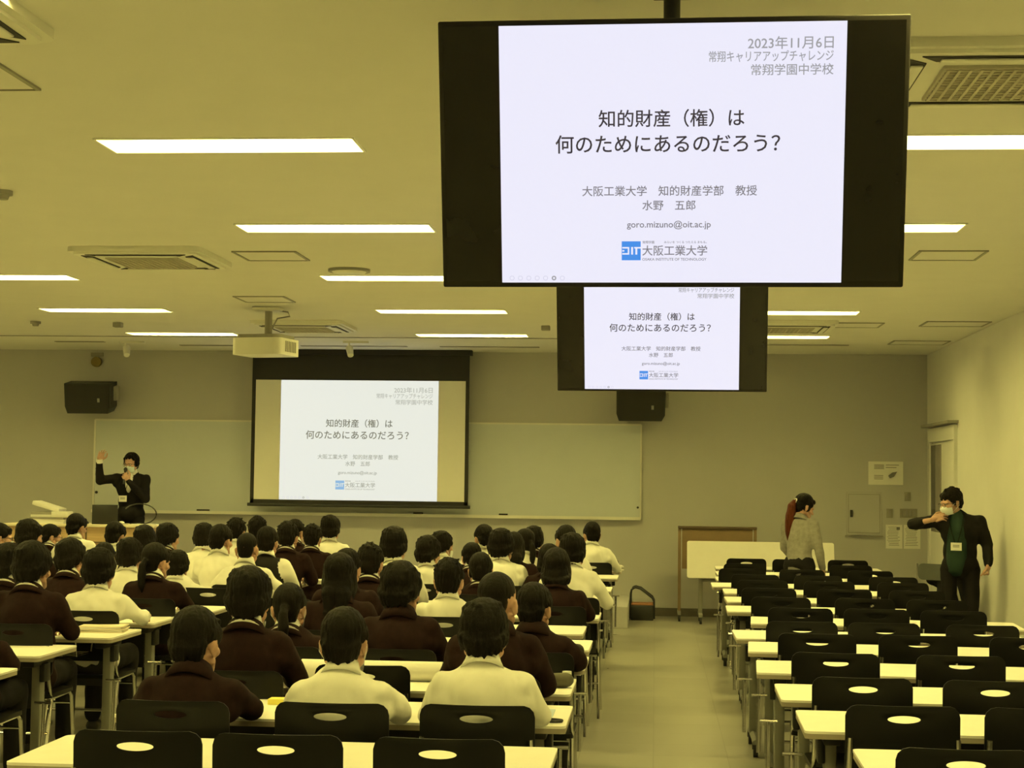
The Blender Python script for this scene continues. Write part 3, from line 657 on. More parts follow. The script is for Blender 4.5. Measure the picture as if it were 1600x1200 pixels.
HANDS = {k: remesh(hand_prims(v), .0042, 2) for k, v in dict(relaxed=(22, 25, 18), fist=(72, 85, 55), open=(8, 14, 10), grip=(52, 62, 35)).items()}
def hand_at(kind, wrist, direction, palm, right):
    """right hand template: fingers +Y, palm -Z, thumb -X"""
    Y = Vector(direction).normalized(); Z = -Vector(palm); Z = (Z - Y * Z.dot(Y)).normalized(); X = Y.cross(Z)
    V, F = HANDS[kind]; V = np.array(V)
    if not right: V = V * np.array([-1, 1, 1]); F = [f[::-1] for f in F]
    Mx = Matrix(((X.x, Y.x, Z.x, wrist[0]), (X.y, Y.y, Z.y, wrist[1]), (X.z, Y.z, Z.z, wrist[2]), (0, 0, 0, 1)))
    return xform(V, Mx), F
HAIRC = {}
def strand_push(V, F, amp, seed, us=7, vs=2.2):
    """clumps that run from the crown down, as combed hair does"""
    V = np.asarray(V); c = np.array((0, -.02, .10)); d = V - c; L = np.linalg.norm(d, axis=1, keepdims=True) + 1e-9; n = d / L; out = V.copy()
    for i, q in enumerate(n):
        az = math.atan2(q[0], -q[1]); po = math.acos(max(-1, min(1, q[2] * .96 - q[1] * .25)))
        w = min(1, po * 1.6)
        k = noise.noise(Vector((math.cos(az) * us, math.sin(az) * us, po * vs + seed))) + .5 * noise.noise(Vector((math.cos(az) * us * 2.7, math.sin(az) * us * 2.7, po * vs * 1.5 + seed * 2)))
        out[i] += q * k * amp * (.35 + .65 * w)
    return out
def hair_np(style, seed=0):
    key = (style, seed)
    if key in HAIRC: return HAIRC[key]
    rng = random.Random(seed * 31 + len(style))
    g = {'buzz': -.008, 'short': -.001, 'messy': .002, 'bowl': .005, 'ponytail': -.004, 'bob': .003, 'long': .001, 'curly': .006, 'tied': -.002, 'shaggy': .010, 'parted': .008}[style]
    sx = 1 + rng.uniform(-.03, .03)
    P = [ell((0, -.014, .106), ((.085 + g) * sx, .099 + g, .090 + g), 22, 14), ell((0, -.052, .068), (.072 + g, .055 + g, .066), 16, 12)]
    def tufts(n, z0, spread, ln, ry=.062, cy=-.046, rx=.066):
        for k in range(n):
            a = -spread + 2 * spread * k / (n - 1) + rng.uniform(-.06, .06); x = rx * math.sin(a); y = cy - ry * math.cos(a)
            z = z0 + .030 * (abs(a) / 1.6) ** 2 + rng.uniform(-.006, .006); l = ln * rng.uniform(.6, 1.25)
            P.append(cap((x * 1.05, y, z + .03), (x * .93 + rng.uniform(-.006, .006), y * .95 + .006, z - l), .0135, .004, 8))
    if style == 'parted': P += [ell((0, -.056, .034), (.066, .046, .06)), ell((-.078, -.012, .066), (.020, .048, .045)), ell((.078, -.012, .066), (.020, .048, .045)), cap((-.02, .07, .155), (.055, .070, .125), .028, .016), cap((-.02, .07, .155), (-.068, .055, .12), .026, .016)]; tufts(13, .0, 1.3, .02, .052, -.045)
    if style == 'buzz': P += [ell((0, -.055, .035), (.056, .040, .045))]
    if style in ('short', 'messy', 'curly'): P += [ell((0, -.056, .034), (.060 + g, .041 + g, .048))]; tufts(15, .012, 1.25, .022, .050, -.045)
    if style not in ('buzz', 'parted'): P += [ell((0, .062, .130), (.064, .034, .032), 14, 10), ell((-.071, .010, .092), (.017 + g, .052, .040)), ell((.071, .010, .092), (.017 + g, .052, .040))]
    if style in ('short', 'messy', 'bowl', 'curly', 'shaggy'):
        for k in range(9): a = -1 + k / 4; P.append(cap((a * .055, .074 - abs(a) * .02, .138), (a * .064 + rng.uniform(-.014, .014), .096 - abs(a) * .034, .092 + rng.uniform(-.008, .008)), .013, .004))
    if style in ('bowl', 'shaggy'):
        P += [ell((-.073, -.018, .062), (.022, .054, .046)), ell((.073, -.018, .062), (.022, .054, .046)), ell((0, -.058, .036), (.074, .046, .056))]; tufts(19, .008, 1.5, .028, .055, -.045, .078)
        for k in range(10): th = rng.uniform(-2.2, 2.2); d = Vector((math.sin(th), -math.cos(th), rng.uniform(.2, 1.2))).normalized(); p = Vector((0, -.014, .106)) + Vector((d.x * .083, d.y * .098, d.z * .088)); P.append(cap(p, p + d * .006 + Vector((0, -.004, -.03)), .016, .006, 8))
    if style in ('messy', 'curly', 'shaggy'):
        for k in range(40):
            th = rng.uniform(0, 2 * PI); h = rng.uniform(.0, 1.5); d = Vector((math.sin(h) * math.cos(th), math.sin(h) * math.sin(th), math.cos(h)))
            p = Vector((0, -.014, .106)) + Vector((d.x * .084, d.y * .098, d.z * .089)); P.append(cap(p - d * .006, p + d * (.010 if style in ('curly', 'shaggy') else .007) + Vector((rng.uniform(-.022, .022), rng.uniform(-.022, .022), rng.uniform(-.012, .004))), .015 if style in ('curly', 'shaggy') else .012, .004, 8))
    if style == 'ponytail':
        P += [ell((0, -.05, .03), (.058, .042, .055)), ell((0, -.105, .065), (.022, .020, .022))]
        pr = Vector((0, -.105, .065)); r0 = .018
        for q, r in (((0, -.132, .03), .024), ((.004, -.135, -.03), .029), ((.0, -.128, -.09), .025), ((.003, -.122, -.14), .010)): P.append(cap(pr, q, r0, r)); pr = Vector(q); r0 = r
    if style == 'tied': P += [ell((0, -.05, .03), (.060, .044, .055)), ell((0, -.100, .075), (.022, .018, .022)), ell((-.068, .0, .05), (.018, .045, .04)), ell((.068, .0, .05), (.018, .045, .04))]
    if style == 'bob': P += [ell((0, -.045, .02), (.086, .066, .090), 18, 12), ell((-.076, .0, .03), (.022, .052, .070)), ell((.076, .0, .03), (.022, .052, .070))]; tufts(21, -.045, 1.7, .022, .060, -.045, .082)
    if style == 'long':
        P += [ell((0, -.052, .01), (.084, .056, .10), 18, 12), cap((-.03, -.078, -.02), (-.026, -.098, -.18), .050, .022), cap((.03, -.078, -.02), (.026, -.098, -.18), .050, .022), ell((-.073, .0, .03), (.021, .048, .08)), ell((.073, .0, .03), (.021, .048, .08))]
        for k in range(9): x = -.05 + .0125 * k; P.append(cap((x, -.11, -.12), (x * .8 + rng.uniform(-.01, .01), -.108, -.215 + rng.uniform(-.02, .02)), .014, .004, 8))
    V, F = remesh(P, .0062, 1)
    amp = {'buzz': .0018, 'short': .0042, 'messy': .0065, 'bowl': .0042, 'ponytail': .0028, 'bob': .0038, 'long': .0036, 'curly': .008, 'tied': .003, 'shaggy': .008, 'parted': .006}[style]
    V = strand_push(V, F, amp, seed * 3.1 + len(style)); V = noise_push(V, F, amp * .5, 120, seed * 5.3, (1, 1, .35))
    zc = {'parted': .122, 'tied': .118, 'ponytail': .115, 'buzz': .118, 'bob': .098, 'long': .098}.get(style, .090)   # the hairline over the forehead
    for v in V:
        lim = zc + .010 * math.sin(v[0] * 160 + seed) - .5 * max(0, abs(v[0]) - .035)
        if v[1] > .035 and v[2] < lim and abs(v[0]) < .072: v[1] -= .045 * min(1, (v[1] - .035) / .02); v[0] *= .93
    HAIRC[key] = (V, F); return V, F
def band_np(loops, n=28):
    """closed strip swept through elliptical loops: (centre, rx, ry, tilt)"""
    V = []; F = []
    for c, rx, ry, tl in loops:
        R = Matrix.Rotation(tl, 3, 'X')
        for k in range(n):
            a = 2 * PI * k / n; V.append(tuple(Vector(c) + R @ Vector((rx * math.cos(a), ry * math.sin(a), 0))))
    L = len(loops)
    for i in range(L):
        for k in range(n):
            j = (i + 1) % L; F.append((i * n + k, i * n + (k + 1) % n, j * n + (k + 1) % n, j * n + k))
    return np.array(V), F
def mask_np():
    V = []; F = []; nu, nv = 14, 8
    for off in (0, .003):
        for j in range(nv + 1):
            v = j / nv; z = -.052 + .092 * v
            for i in range(nu + 1):
                a = math.radians(-78 + 156 * i / nu); bul = .014 * math.sin(PI * v) * math.cos(a) ** 2 + .010 * math.exp(-((v - .72) / .2) ** 2) * max(0, math.cos(a)) ** 8
                rx = .066 + .004 * v; ry = .068 + .01 * v
                V.append(((rx + off) * math.sin(a), .030 + (ry + bul + off) * math.cos(a) - (.01 if v < .1 else 0), z + .012 * abs(math.sin(a)) * (1 - 2 * v) * 1.0))
    N = (nu + 1) * (nv + 1)
    for q in (0, 1):
        for j in range(nv):
            for i in range(nu): F.append((q * N + j * (nu + 1) + i, q * N + j * (nu + 1) + i + 1, q * N + (j + 1) * (nu + 1) + i + 1, q * N + (j + 1) * (nu + 1) + i))
    b = MB(); b.add(V, F)
    for s in (-1, 1):
        b.tube([(s * .064, .045, .028), (s * .080, .0, .068), (s * .088, -.022, .06), (s * .086, -.022, .03), (s * .078, .005, .01), (s * .060, .05, -.03)], .0016, 5)
    return b
MASK = mask_np()
def glasses_b():
    b = MB()
    for s in (-1, 1):
        b.tube([(s * .033 + .024 * math.cos(a), .108 - abs(.024 * math.cos(a) * s + .033 - .033) * .1, .05 + .019 * math.sin(a)) for a in np.linspace(0, 2 * PI, 17)], .0018, 5)
        b.tube([(s * .056, .105, .056), (s * .082, .05, .06), (s * .086, -.015, .06)], .0018, 5)
    b.tube([(-.010, .108, .054), (.010, .108, .054)], .0018, 5); return b
GLASSES = glasses_b()
BODY_MATS = lambda: [M['skin'], M['eye'], M['iris']]
def person_np(J, hands, head_m, voxel=.016):
    """one continuous skin: neck, torso, limbs, head and hands"""
    P = [cap(J['pelvis'], J['waist'], .085, .08), cap(J['waist'], J['chest'], .08, .085), cap(J['chest'], J['neck'], .08, .050), cap(J['neck'], J['head'], .052, .049), cap(J['shl'], J['shr'], .042)]
    for s in 'lr':
        P += [cap(J['chest'], J['sh' + s], .06, .045), cap(J['sh' + s], J['el' + s], .042, .034), cap(J['el' + s], J['wr' + s], .035, .024), cap(J['pelvis'], J['hip' + s], .08, .07), cap(J['hip' + s], J['kn' + s], .072, .048), cap(J['kn' + s], J['an' + s], .046, .03), cap(J['an' + s], J['to' + s], .03, .022)]
    V, F = remesh(P, voxel, 3)
    parts = [(V, F, 0), (xform(HEAD_V, head_m), HEAD_F, 0)] + [(*h, 0) for h in hands]
    for EV, EF, k in EYES: parts.append((xform(np.array(EV), head_m), EF, k))
    return parts
def torso_np(J, g=1.0, hem=0.0, sleeve=1.0, voxel=.015, seed=0, amp=.006, forearm=True, fat=1.0):
    """jacket, shirt or knit: torso and sleeves as one garment"""
    ch = Vector(J['chest']); up = (Vector(J['neck']) - Vector(J['waist'])).normalized(); sx = (Vector(J['shr']) - Vector(J['shl'])); hw = sx.length / 2; sx.normalize(); fw = up.cross(sx) if True else None
    R = Matrix((sx, fw, up)).transposed()
    sx2 = (Vector(J['hipr']) - Vector(J['hipl'])).normalized(); up2 = (Vector(J['chest']) - Vector(J['pelvis'])).normalized(); fw2 = up2.cross(sx2).normalized(); up2 = sx2.cross(fw2); R2 = Matrix((sx2, fw2, up2)).transposed()
    P = [ell(ch - up * .005, (hw + .012 * g, .112 * g * fat, .17), 18, 12, R), ell(ch.lerp(Vector(J['shl']).lerp(Vector(J['shr']), .5), .6) - fw * .02, (hw + .0, .088 * g, .12), 18, 12, R), ell(Vector(J['waist']), (.150 * g * fat, .108 * g * fat, .2), 18, 12, R2), ell(Vector(J['pelvis']) + up2 * .0, (.168 * g * fat, .125 * g * fat, .13 + hem), 18, 12, R2)]
    for s in 'lr':
        sh = Vector(J['sh' + s]); el = Vector(J['el' + s]); wr = Vector(J['wr' + s]); nk = Vector(J['neck'])
        P += [cap(nk.lerp(sh, .15) - up * .012, sh - up * .005, .047, .052 * g), cap(sh, el, .058 * g * sleeve, .049 * g * sleeve), cap(sh - up * .06, ch, .06 * g, .09)]
        P.append(cap(el, wr.lerp(el, J.get('bare', {}).get(s, .04)), .049 * g * sleeve, .037 * g * sleeve))
    P.append(cap(Vector(J['neck']) - up * .05, Vector(J['neck']) + up * .0, .066, .058))
    V, F = remesh(P, voxel, 3); V = noise_push(V, F, amp, 9, seed); return noise_push(V, F, amp * .5, 24, seed + 9, (1, 1, .6)), F
def trousers_np(J, g=1.0, seed=0, voxel=.016, fat=1.0):
    P = [ell(J['pelvis'], (.160 * g * fat, .118 * g, .11), 16, 10)]
    for s in 'lr': P += [cap(J['pelvis'], J['hip' + s], .1, .092), cap(J['hip' + s], J['kn' + s], .088 * g, .066 * g), cap(J['kn' + s], Vector(J['an' + s]).lerp(Vector(J['kn' + s]), .08), .066 * g, .052 * g)]
    V, F = remesh(P, voxel, 3); return noise_push(V, F, .006, 10, seed + 3), F
def shoes(J, root):
    for s in 'lr':
        b = MB(); a = Vector(J['an' + s]); t = Vector(J['to' + s]); V, F = cap(a - Vector((0, 0, .035)), Vector((t.x, t.y, a.z - .045)), .042, .036); V = [(q[0], q[1], max(q[2], a.z - .08)) for q in V]; b.add(V, F); b.build('shoe', M['shoe'], root)
def dress(root, J, head_m, o):
    """clothing, hair and worn things as children of the body"""
    top = o['top']; g = o.get('g', 1.0); seed = o.get('seed', 0); fat = o.get('fat', 1.0)
    nm = {'shirt': 'shirt', 'blazer': 'blazer', 'suit': 'suit_jacket', 'cardigan': 'cardigan', 'vest': 'shirt', 'jacket': 'jacket'}[top]
    mt = {'shirt': 'shirt', 'blazer': 'blazer', 'suit': 'suit', 'cardigan': 'cardigan', 'vest': 'shirt', 'jacket': 'suit'}[top]
    V, F = torso_np(J, g, o.get('hem', 0), 1.0 if top == 'shirt' else 1.08, seed=seed, amp=.014 if top == 'shirt' else .009, fat=fat); link(nm, mesh_np(nm, [(V, F, 0)], [M[mt]]), root)
    if top == 'vest':
        V, F = torso_np(dict(J, ell_=0), 1.08, 0, .9, seed=seed); 
        sh = [Vector(J['shl']), Vector(J['shr'])]; keep = [f for f in F if all(min((Vector(V[i]) - (sh[0].lerp(Vector(J['ell']), .2))).length, (Vector(V[i]) - (sh[1].lerp(Vector(J['elr']), .2))).length) > .1 and abs(V[i][0]) < .185 and (Vector(V[i]) - Vector(J['wrl'])).length > .2 and (Vector(V[i]) - Vector(J['wrr'])).length > .2 for i in f)]
        link('knit_vest', mesh_np('knit_vest', [(V, keep, 0)], [M['vest']]), root)
    nk = Vector(J['neck']); hd = Vector(J['head']); up = (hd - nk).normalized(); tl = math.atan2(-up.y, up.z) if False else -math.atan2(up.y, up.z)
    c0 = nk + up * .0
    lo = [(c0 - up * .016, .090, .086, tl - .14), (c0 + up * .024, .070, .068, tl - .16), (c0 + up * .058, .0590, .0600, tl - .18), (c0 + up * .055, .0535, .0545, tl - .18), (c0 + up * .0, .054, .054, tl - .1)]
    if top in ('shirt', 'blazer', 'suit', 'vest') and o.get('collar', True): V, F = band_np(lo); link('collar', mesh_np('collar', [(V, F, 0)], [M['shirt']]), root)['label'] = 'white shirt collar' if top != 'shirt' else 'folded shirt collar'
    if top in ('blazer', 'suit', 'jacket', 'cardigan'):
        k = .010 if o.get('collar', True) else .026; lo = [(c0 - up * .050, .106, .094, tl - .16), (c0 - up * (.034 - k), .095, .086, tl - .16), (c0 + up * (.004 + k), .077, .0745, tl - .16), (c0 + up * k, .068, .067, tl - .16), (c0 - up * .04, .07, .068, tl - .16)]
        V, F = band_np(lo); link('jacket_collar', mesh_np('jacket_collar', [(V, F, 0)], [M[mt]]), root)
    V, F = trousers_np(J, 1.0, seed); link('trousers', mesh_np('trousers', [(V, F, 0)], [M['trousers']]), root)
    shoes(J, root)
    V, F = hair_np(o.get('hair', 'short'), o.get('hseed', 0)); link('hair', mesh_np('hair', [(xform(V, head_m), F, 0)], [M[o.get('haircol', 'hair')]]), root)
    if o.get('mask'):
        k = MB(); k.add(MASK.v, MASK.f, X=head_m); k.build('face_mask', M['bluegreen' if o['mask'] == 'blue' else 'mask'], root, 'all')
    if o.get('glasses'): k = MB(); k.add(GLASSES.v, GLASSES.f, X=head_m); k.build('glasses', M['black'], root, 'all')
def seated(lab, x, y, top_z, top='blazer', hair='short', lean=8, yaw=0, hyaw=0, hpitch=4, hroll=0, arms='table', group=None, **kw):
    """student on a chair; (x, y) is where the crown of the head is"""
    s = kw.get('s', 1.0)
    def build(dz, ox, oy):
        L = math.radians(lean); J = {}
        def up(p):  # lean the upper body about the hips
            v = Vector(p) - Vector((0, 0, .5)); return Vector((0, 0, .5)) + Matrix.Rotation(-L, 3, 'X') @ v
        z = dz
        J['pelvis'] = Vector((0, 0, .53)); J['waist'] = up((0, 0, .68 + z * .3)); J['chest'] = up((0, -.005, .88 + z * .7)); J['neck'] = up((0, -.012, 1.035 + z)); J['head'] = up((0, .012, 1.095 + z))
        J['shl'] = up((-.150, -.005, .968 + z)); J['shr'] = up((.150, -.005, .968 + z))
        for q, sg in (('l', -1), ('r', 1)):
            sh = J['sh' + q]
            if arms == 'table': J['el' + q] = Vector((sg * .215, sh.y + .10, .765)); J['wr' + q] = Vector((sg * .12, sh.y + .31, .77))
            elif arms == 'lap': J['el' + q] = Vector((sg * .205, sh.y + .02, .70)); J['wr' + q] = Vector((sg * .09, sh.y + .2, .62))
            elif arms == 'wide': J['el' + q] = Vector((sg * .26, sh.y + .08, .775)); J['wr' + q] = Vector((sg * .22, sh.y + .32, .77))
            J['hip' + q] = Vector((sg * .085, .03, .52)); J['kn' + q] = Vector((sg * .11, .38, .53)); J['an' + q] = Vector((sg * .11, .36, .10)); J['to' + q] = Vector((sg * .12, .48, .045))
        return J
    J = build(0, 0, 0); hs = kw.get('hs', .96) * 1.09; crown = .199 * hs
    dz = (top_z - (J['head'].z + crown * math.cos(math.radians(hpitch)))) / math.cos(math.radians(lean)); J = build(dz, 0, 0)
    Rz = Matrix.Rotation(yaw, 3, 'Z'); off = Rz @ Vector((J['head'].x, J['head'].y - .01, 0))
    hm = T3(J['head'], math.radians(hyaw), -math.radians(hpitch), math.radians(hroll), hs)
    hands = [hand_at('relaxed', J['wr' + q], (-.45 * sg, 1, -.12 if arms != 'lap' else -.4), (0, 0, -1), sg > 0) for q, sg in (('l', -1), ('r', 1))]
    root = link('person', mesh_np('person', person_np(J, hands, hm), BODY_MATS()), None, (x - off.x, y - off.y, 0), yaw)
    tag(root, lab, 'person', group); dress(root, J, hm, dict(top=top, hair=hair, **kw))
    ch = Rz @ Vector((0, -.165, 0)); return root, x - off.x, y - off.y
ST = []
def student(lab, x, y, top_z, top='blazer', hair='short', lean=8, chair_label=None, cdy=0.0, **kw):
    n = len(ST); kw.setdefault('seed', n * 1.37); kw.setdefault('hseed', n % 4)
    root, rx, ry = seated(lab, x, y, top_z, top, hair, lean, group='students listening to the lecture', **kw); ST.append(root)
    if chair_label: chair(rx, ry - .175 + cdy, kw.get('yaw', 0), chair_label, "chairs the students sit on")
# ------------------------------------------------------------------ the students, from the camera to the front
S = student; B, W = 'blazer', 'shirt'
def CL(s): return 'black chair under the ' + s
S('person in a white shirt and mask with short dark hair, nearest row, middle', -1.192, 6.40, 1.182, W, 'short', 6, CL('masked student in the white shirt, nearest seated row'), mask=True, fat=1.03, hs=.97, hseed=1, hair_='')
S('person in a white shirt with rounded black hair, nearest row by the aisle', -.652, 6.42, 1.219, W, 'bowl', 4, CL('student in the white shirt by the aisle, nearest seated row'), hs=.95, fat=1.05)
S('person in a dark blazer without visible collar, nearest row, left', -1.783, 6.42, 1.173, B, 'short', 14, CL('dark blazered student at the left of the nearest seated row'), hs=1.0, hyaw=-12, hseed=2, collar=False)
S('person in a dark blazer with full rounded hair, second seated row, left', -1.802, 7.35, 1.275, B, 'bowl', 6, CL('student with full rounded hair in the second row, left'), hs=1.0, fat=1.05)
S('person in a dark blazer with a close-cropped head behind the white-shirted aisle student', -.691, 7.35, 1.280, B, 'buzz', 8, CL('close-cropped student in the second row by the aisle'), hs=1.0, fat=1.1, hyaw=-14, collar=False)
S('girl in a dark blazer with a low ponytail and white collar, third row left', -1.843, 8.37, 1.145, B, 'ponytail', 6, CL('girl with the low ponytail, third row left'), hs=.93, mask=True)
S('person in a dark blazer with rounded black hair, third row, middle', -1.273, 8.37, 1.258, B, 'bowl', 6, CL('round-haired student in the middle of the third row'), hs=1.0, fat=1.15, hyaw=-18, collar=False)
S('person in a dark blazer with short hair, third row by the aisle, partly hidden', -.60, 8.37, 1.167, B, 'short', 8, CL('half-hidden student of the third row by the aisle'), hs=.92, hyaw=-15, collar=False)
S('girl in a dark blazer with long dark hair down her back, left of the middle', -1.763, 9.30, 1.255, B, 'long', 8, CL('girl with long hair down her back'), hs=.98, collar=False)
S('person with dark hair almost hidden behind the long-haired girl', -1.896, 10.25, 1.240, B, 'short', 8, None, hs=.9)
S('person in a white shirt with brown-black tousled hair, centre of the crowd', -1.268, 10.30, 1.185, W, 'messy', 6, CL('tousled student in the white shirt at the centre of the crowd'), hs=.97)
S('person in a dark blazer with spiky short hair beside the long-haired girl', -1.941, 11.35, 1.226, B, 'messy', 8, CL('spiky-haired student beyond the long-haired girl'), hs=.95)
S('girl in a dark blazer with a chin-length bob near the aisle', -.662, 11.30, 1.218, B, 'bob', 6, CL('girl with the bob near the aisle'), hs=.97, fat=1.05)
S('tall person in a white shirt with round black hair before the bare wall', -1.920, 12.25, 1.315, W, 'bowl', 4, CL('tall student in the white shirt before the bare wall'), hs=1.0)
S('girl in a dark blazer with hair tied low, right of the tousled student', -1.273, 12.25, 1.142, B, 'tied', 6, CL('girl with tied hair right of the tousled student'), hs=.96)
S('person in a white shirt leaning on one elbow beyond the girl with the bob', -.602, 12.25, 1.288, W, 'bowl', 16, CL('student in the white shirt leaning on an elbow'), hs=.98, arms='wide')
S('person in a white shirt with fluffy dark hair, left one of a close pair', -1.812, 13.35, 1.215, W, 'bowl', 6, CL('left student of the close pair in white'), hs=.96, hyaw=-25, hseed=2)
S('person in a white shirt with a broad back and thick black hair, front right group', -1.225, 13.35, 1.280, W, 'bowl', 10, CL('broad-backed student in white'), hs=1.02, fat=1.05, hyaw=-12)
S('girl with a dark ear-length bob, mostly hidden behind the bob-haired girl', -.839, 13.35, 1.164, B, 'bob', 6, None, hs=.9)
S('girl with smooth dark hair facing left, small head before the wall', -1.559, 14.25, 1.135, B, 'tied', 8, None, hs=.92, hyaw=18)
S('girl with long dark hair just behind the broad-backed student', -1.20, 14.25, 1.227, B, 'long', 6, None, hs=.95)
S('person in a white shirt and mask, right one of a close pair', -1.940, 15.20, 1.193, W, 'bowl', 6, None, hs=.93, hyaw=-40, mask=True)
S('girl in a white shirt with a long dark ponytail, turned left', -1.179, 15.20, 1.233, W, 'ponytail', 6, None, hs=.95, hyaw=35, haircol='hair')
S('person with short hair turned left, partly behind the leaning student', -.806, 15.20, 1.268, W, 'short', 6, None, hs=.98, hyaw=25)
S('person in a white shirt with neat black hair looking left, before the whiteboard tray', -1.651, 16.15, 1.237, W, 'short', 4, None, hs=.95, hyaw=22)
S('person with round black hair behind the ponytailed girl in white', -1.166, 16.15, 1.225, B, 'bowl', 4, None, hs=.95)
S('person in a white shirt alone at the aisle end of the front row', -.644, 17.20, 1.250, W, 'short', 10, CL('student in white at the aisle end of the front row'), hs=.94, hyaw=15, fat=1.1, arms='wide')
# left block
S('person in a dark blazer cut off at the left edge, nearest in the left block', -3.46, 8.30, 1.10, B, 'short', 6, CL('student cut off at the left edge'), hs=.97, fat=1.05, arms='lap')
S('person in a dark blazer with full black hair, nearest whole head at the left', -3.54, 9.30, 1.29, B, 'bowl', 6, CL('full-haired student in the left block by the aisle'), hs=1.02, fat=1.15, hyaw=-12)
S('person in a white shirt with round black hair reaching over the table, left block', -3.47, 10.25, 1.215, W, 'bowl', 8, CL('student in white reaching over the table, left block'), hs=1.0, fat=1.1, arms='wide')
S('person in a dark blazer with round hair and white collar near the left edge', -4.05, 10.25, 1.235, B, 'bowl', 6, CL('round-haired student near the left edge'), hs=.97, hyaw=-25)
S('girl in a dark blazer with a side ponytail and white collar, left block', -3.43, 11.30, 1.215, B, 'ponytail', 6, CL('girl with the side ponytail, left block'), hs=.95, hyaw=-22)
S('person in a dark blazer with smooth hair right behind the full-haired student', -4.03, 11.30, 1.23, B, 'bowl', 8, None, hs=.97, hyaw=-25)
S('person in mask half cut by the left edge, face turned to the screen', -4.57, 11.30, 1.16, B, 'short', 6, None, hs=.98, hyaw=-50, mask=True)
S('small person in a white shirt, lowest head of the left block', -3.56, 12.30, 1.113, W, 'bowl', 6, None, hs=.84, hseed=1)
S('person in a white shirt with rounded hair left of the girl with the side ponytail', -3.93, 12.30, 1.20, W, 'bowl', 6, None, hs=.96, hyaw=-8)
S('person in a white shirt with cropped hair and visible ears, left block', -3.17, 12.85, 1.24, W, 'buzz', 8, CL('cropped student with visible ears'), hs=.96, fat=1.1, arms='wide')
S('girl with tied hair half hidden behind the white-shirted student reaching over', -4.46, 13.30, 1.125, W, 'tied', 6, None, hs=.92)
S('person in a white shirt second from left in the row of white backs', -3.50, 13.30, 1.285, W, 'short', 8, None, hs=.93, hyaw=-20, fat=1.05)
S('person in a black knit vest over a white shirt beside the cropped student', -3.14, 13.40, 1.27, 'vest', 'short', 8, None, hs=.93)
S('person with round hair and white collar at the left of the pair below the lectern', -4.44, 14.30, 1.235, B, 'bowl', 6, None, hs=.96)
S('person in a white shirt leftmost in the row of white backs', -3.91, 14.30, 1.26, W, 'bowl', 8, None, hs=.90, fat=1.05)
S('person in a dark blazer with fluffy hair, beside the student in the knit vest', -3.17, 14.30, 1.285, B, 'messy', 6, None, hs=.95)
S('person with side-parted hair in a dark coat at far left', -5.48, 14.30, 1.27, B, 'bowl', 6, None, hs=1.02, hyaw=-35)
S('person in a white shirt directly below the laptop', -5.03, 15.30, 1.235, W, 'short', 8, None, hs=.95, hyaw=-12)
S('person with round hair at the right of the pair below the lectern', -4.53, 15.30, 1.225, B, 'bowl', 6, None, hs=.97, hyaw=-30)
S('person with curly dark hair above the row of white backs', -3.88, 15.30, 1.28, W, 'curly', 6, None, hs=.88)
S('person in a dark blazer with bushy hair, second from right of the front left group', -3.16, 15.30, 1.23, B, 'curly', 6, None, hs=.88)
S('person in glasses at the far left edge looking right', -6.14, 15.30, 1.205, B, 'short', 6, None, hs=.95, hyaw=-65, glasses=True, mask='blue')
S('person with wavy dark hair before the screen, front left group', -3.92, 16.30, 1.27, B, 'curly', 4, None, hs=.93)
S('person with dark hair just behind the fluffy-haired student', -3.54, 16.30, 1.255, B, 'short', 6, None, hs=.90, hyaw=-20)
S('person in a white shirt at the right end of the front left group', -3.19, 16.30, 1.295, W, 'bowl', 4, None, hs=.97)
S('person in a white shirt sitting tall before the lectern desk', -5.76, 16.30, 1.28, W, 'short', 6, None, hs=.97, hyaw=-18, arms='wide')
S('person in glasses and dark blazer looking right, before the documents', -6.26, 16.95, 1.15, B, 'short', 8, None, hs=.92, hyaw=-55, glasses=True)
# ------------------------------------------------------------------ standing people
def standing(lab, x, y, z, yaw, J, hands, hm, o, group=None):
    root = link('person', mesh_np('person', person_np(J, hands, hm, .014), BODY_MATS()), None, (x, y, z), yaw); tag(root, lab, 'person', group); dress(root, J, hm, o); return root
def legs(J, h=.88, w=.09, fy=.0):
    for q, sg in (('l', -1), ('r', 1)):
        J['hip' + q] = Vector((sg * w, 0, h)); J['kn' + q] = Vector((sg * (w + .01), .02 + fy, .48)); J['an' + q] = Vector((sg * (w + .015), -.01, .085)); J['to' + q] = Vector((sg * (w + .03), .13, .04))
def badge(root, c, nrm_yaw, neck):
    b = MB(); b.box((0, 0, 0), (.10, .006, .075), X=Matrix.Translation(c) @ Matrix.Rotation(nrm_yaw, 4, 'Z')); o = b.build('name_badge', M['paper'], root, False); o['label'] = 'white name badge on a lanyard'
    k = MB(); [k.box((-.0, .004, z), (.06, .002, .006), X=Matrix.Translation(c) @ Matrix.Rotation(nrm_yaw, 4, 'Z')) for z in (.012, -.002)]; k.build('name_print', M['ink'], o, False)
    b = MB(); c = Vector(c)
    for s in (-1, 1): b.tube([c + Vector((s * .015, 0, .037)), c + Vector((s * .05, -.0, .17)), Vector(neck) + Vector((s * .075, .06, .0))], .004, 5)
    b.build('lanyard', M['vest'], root)
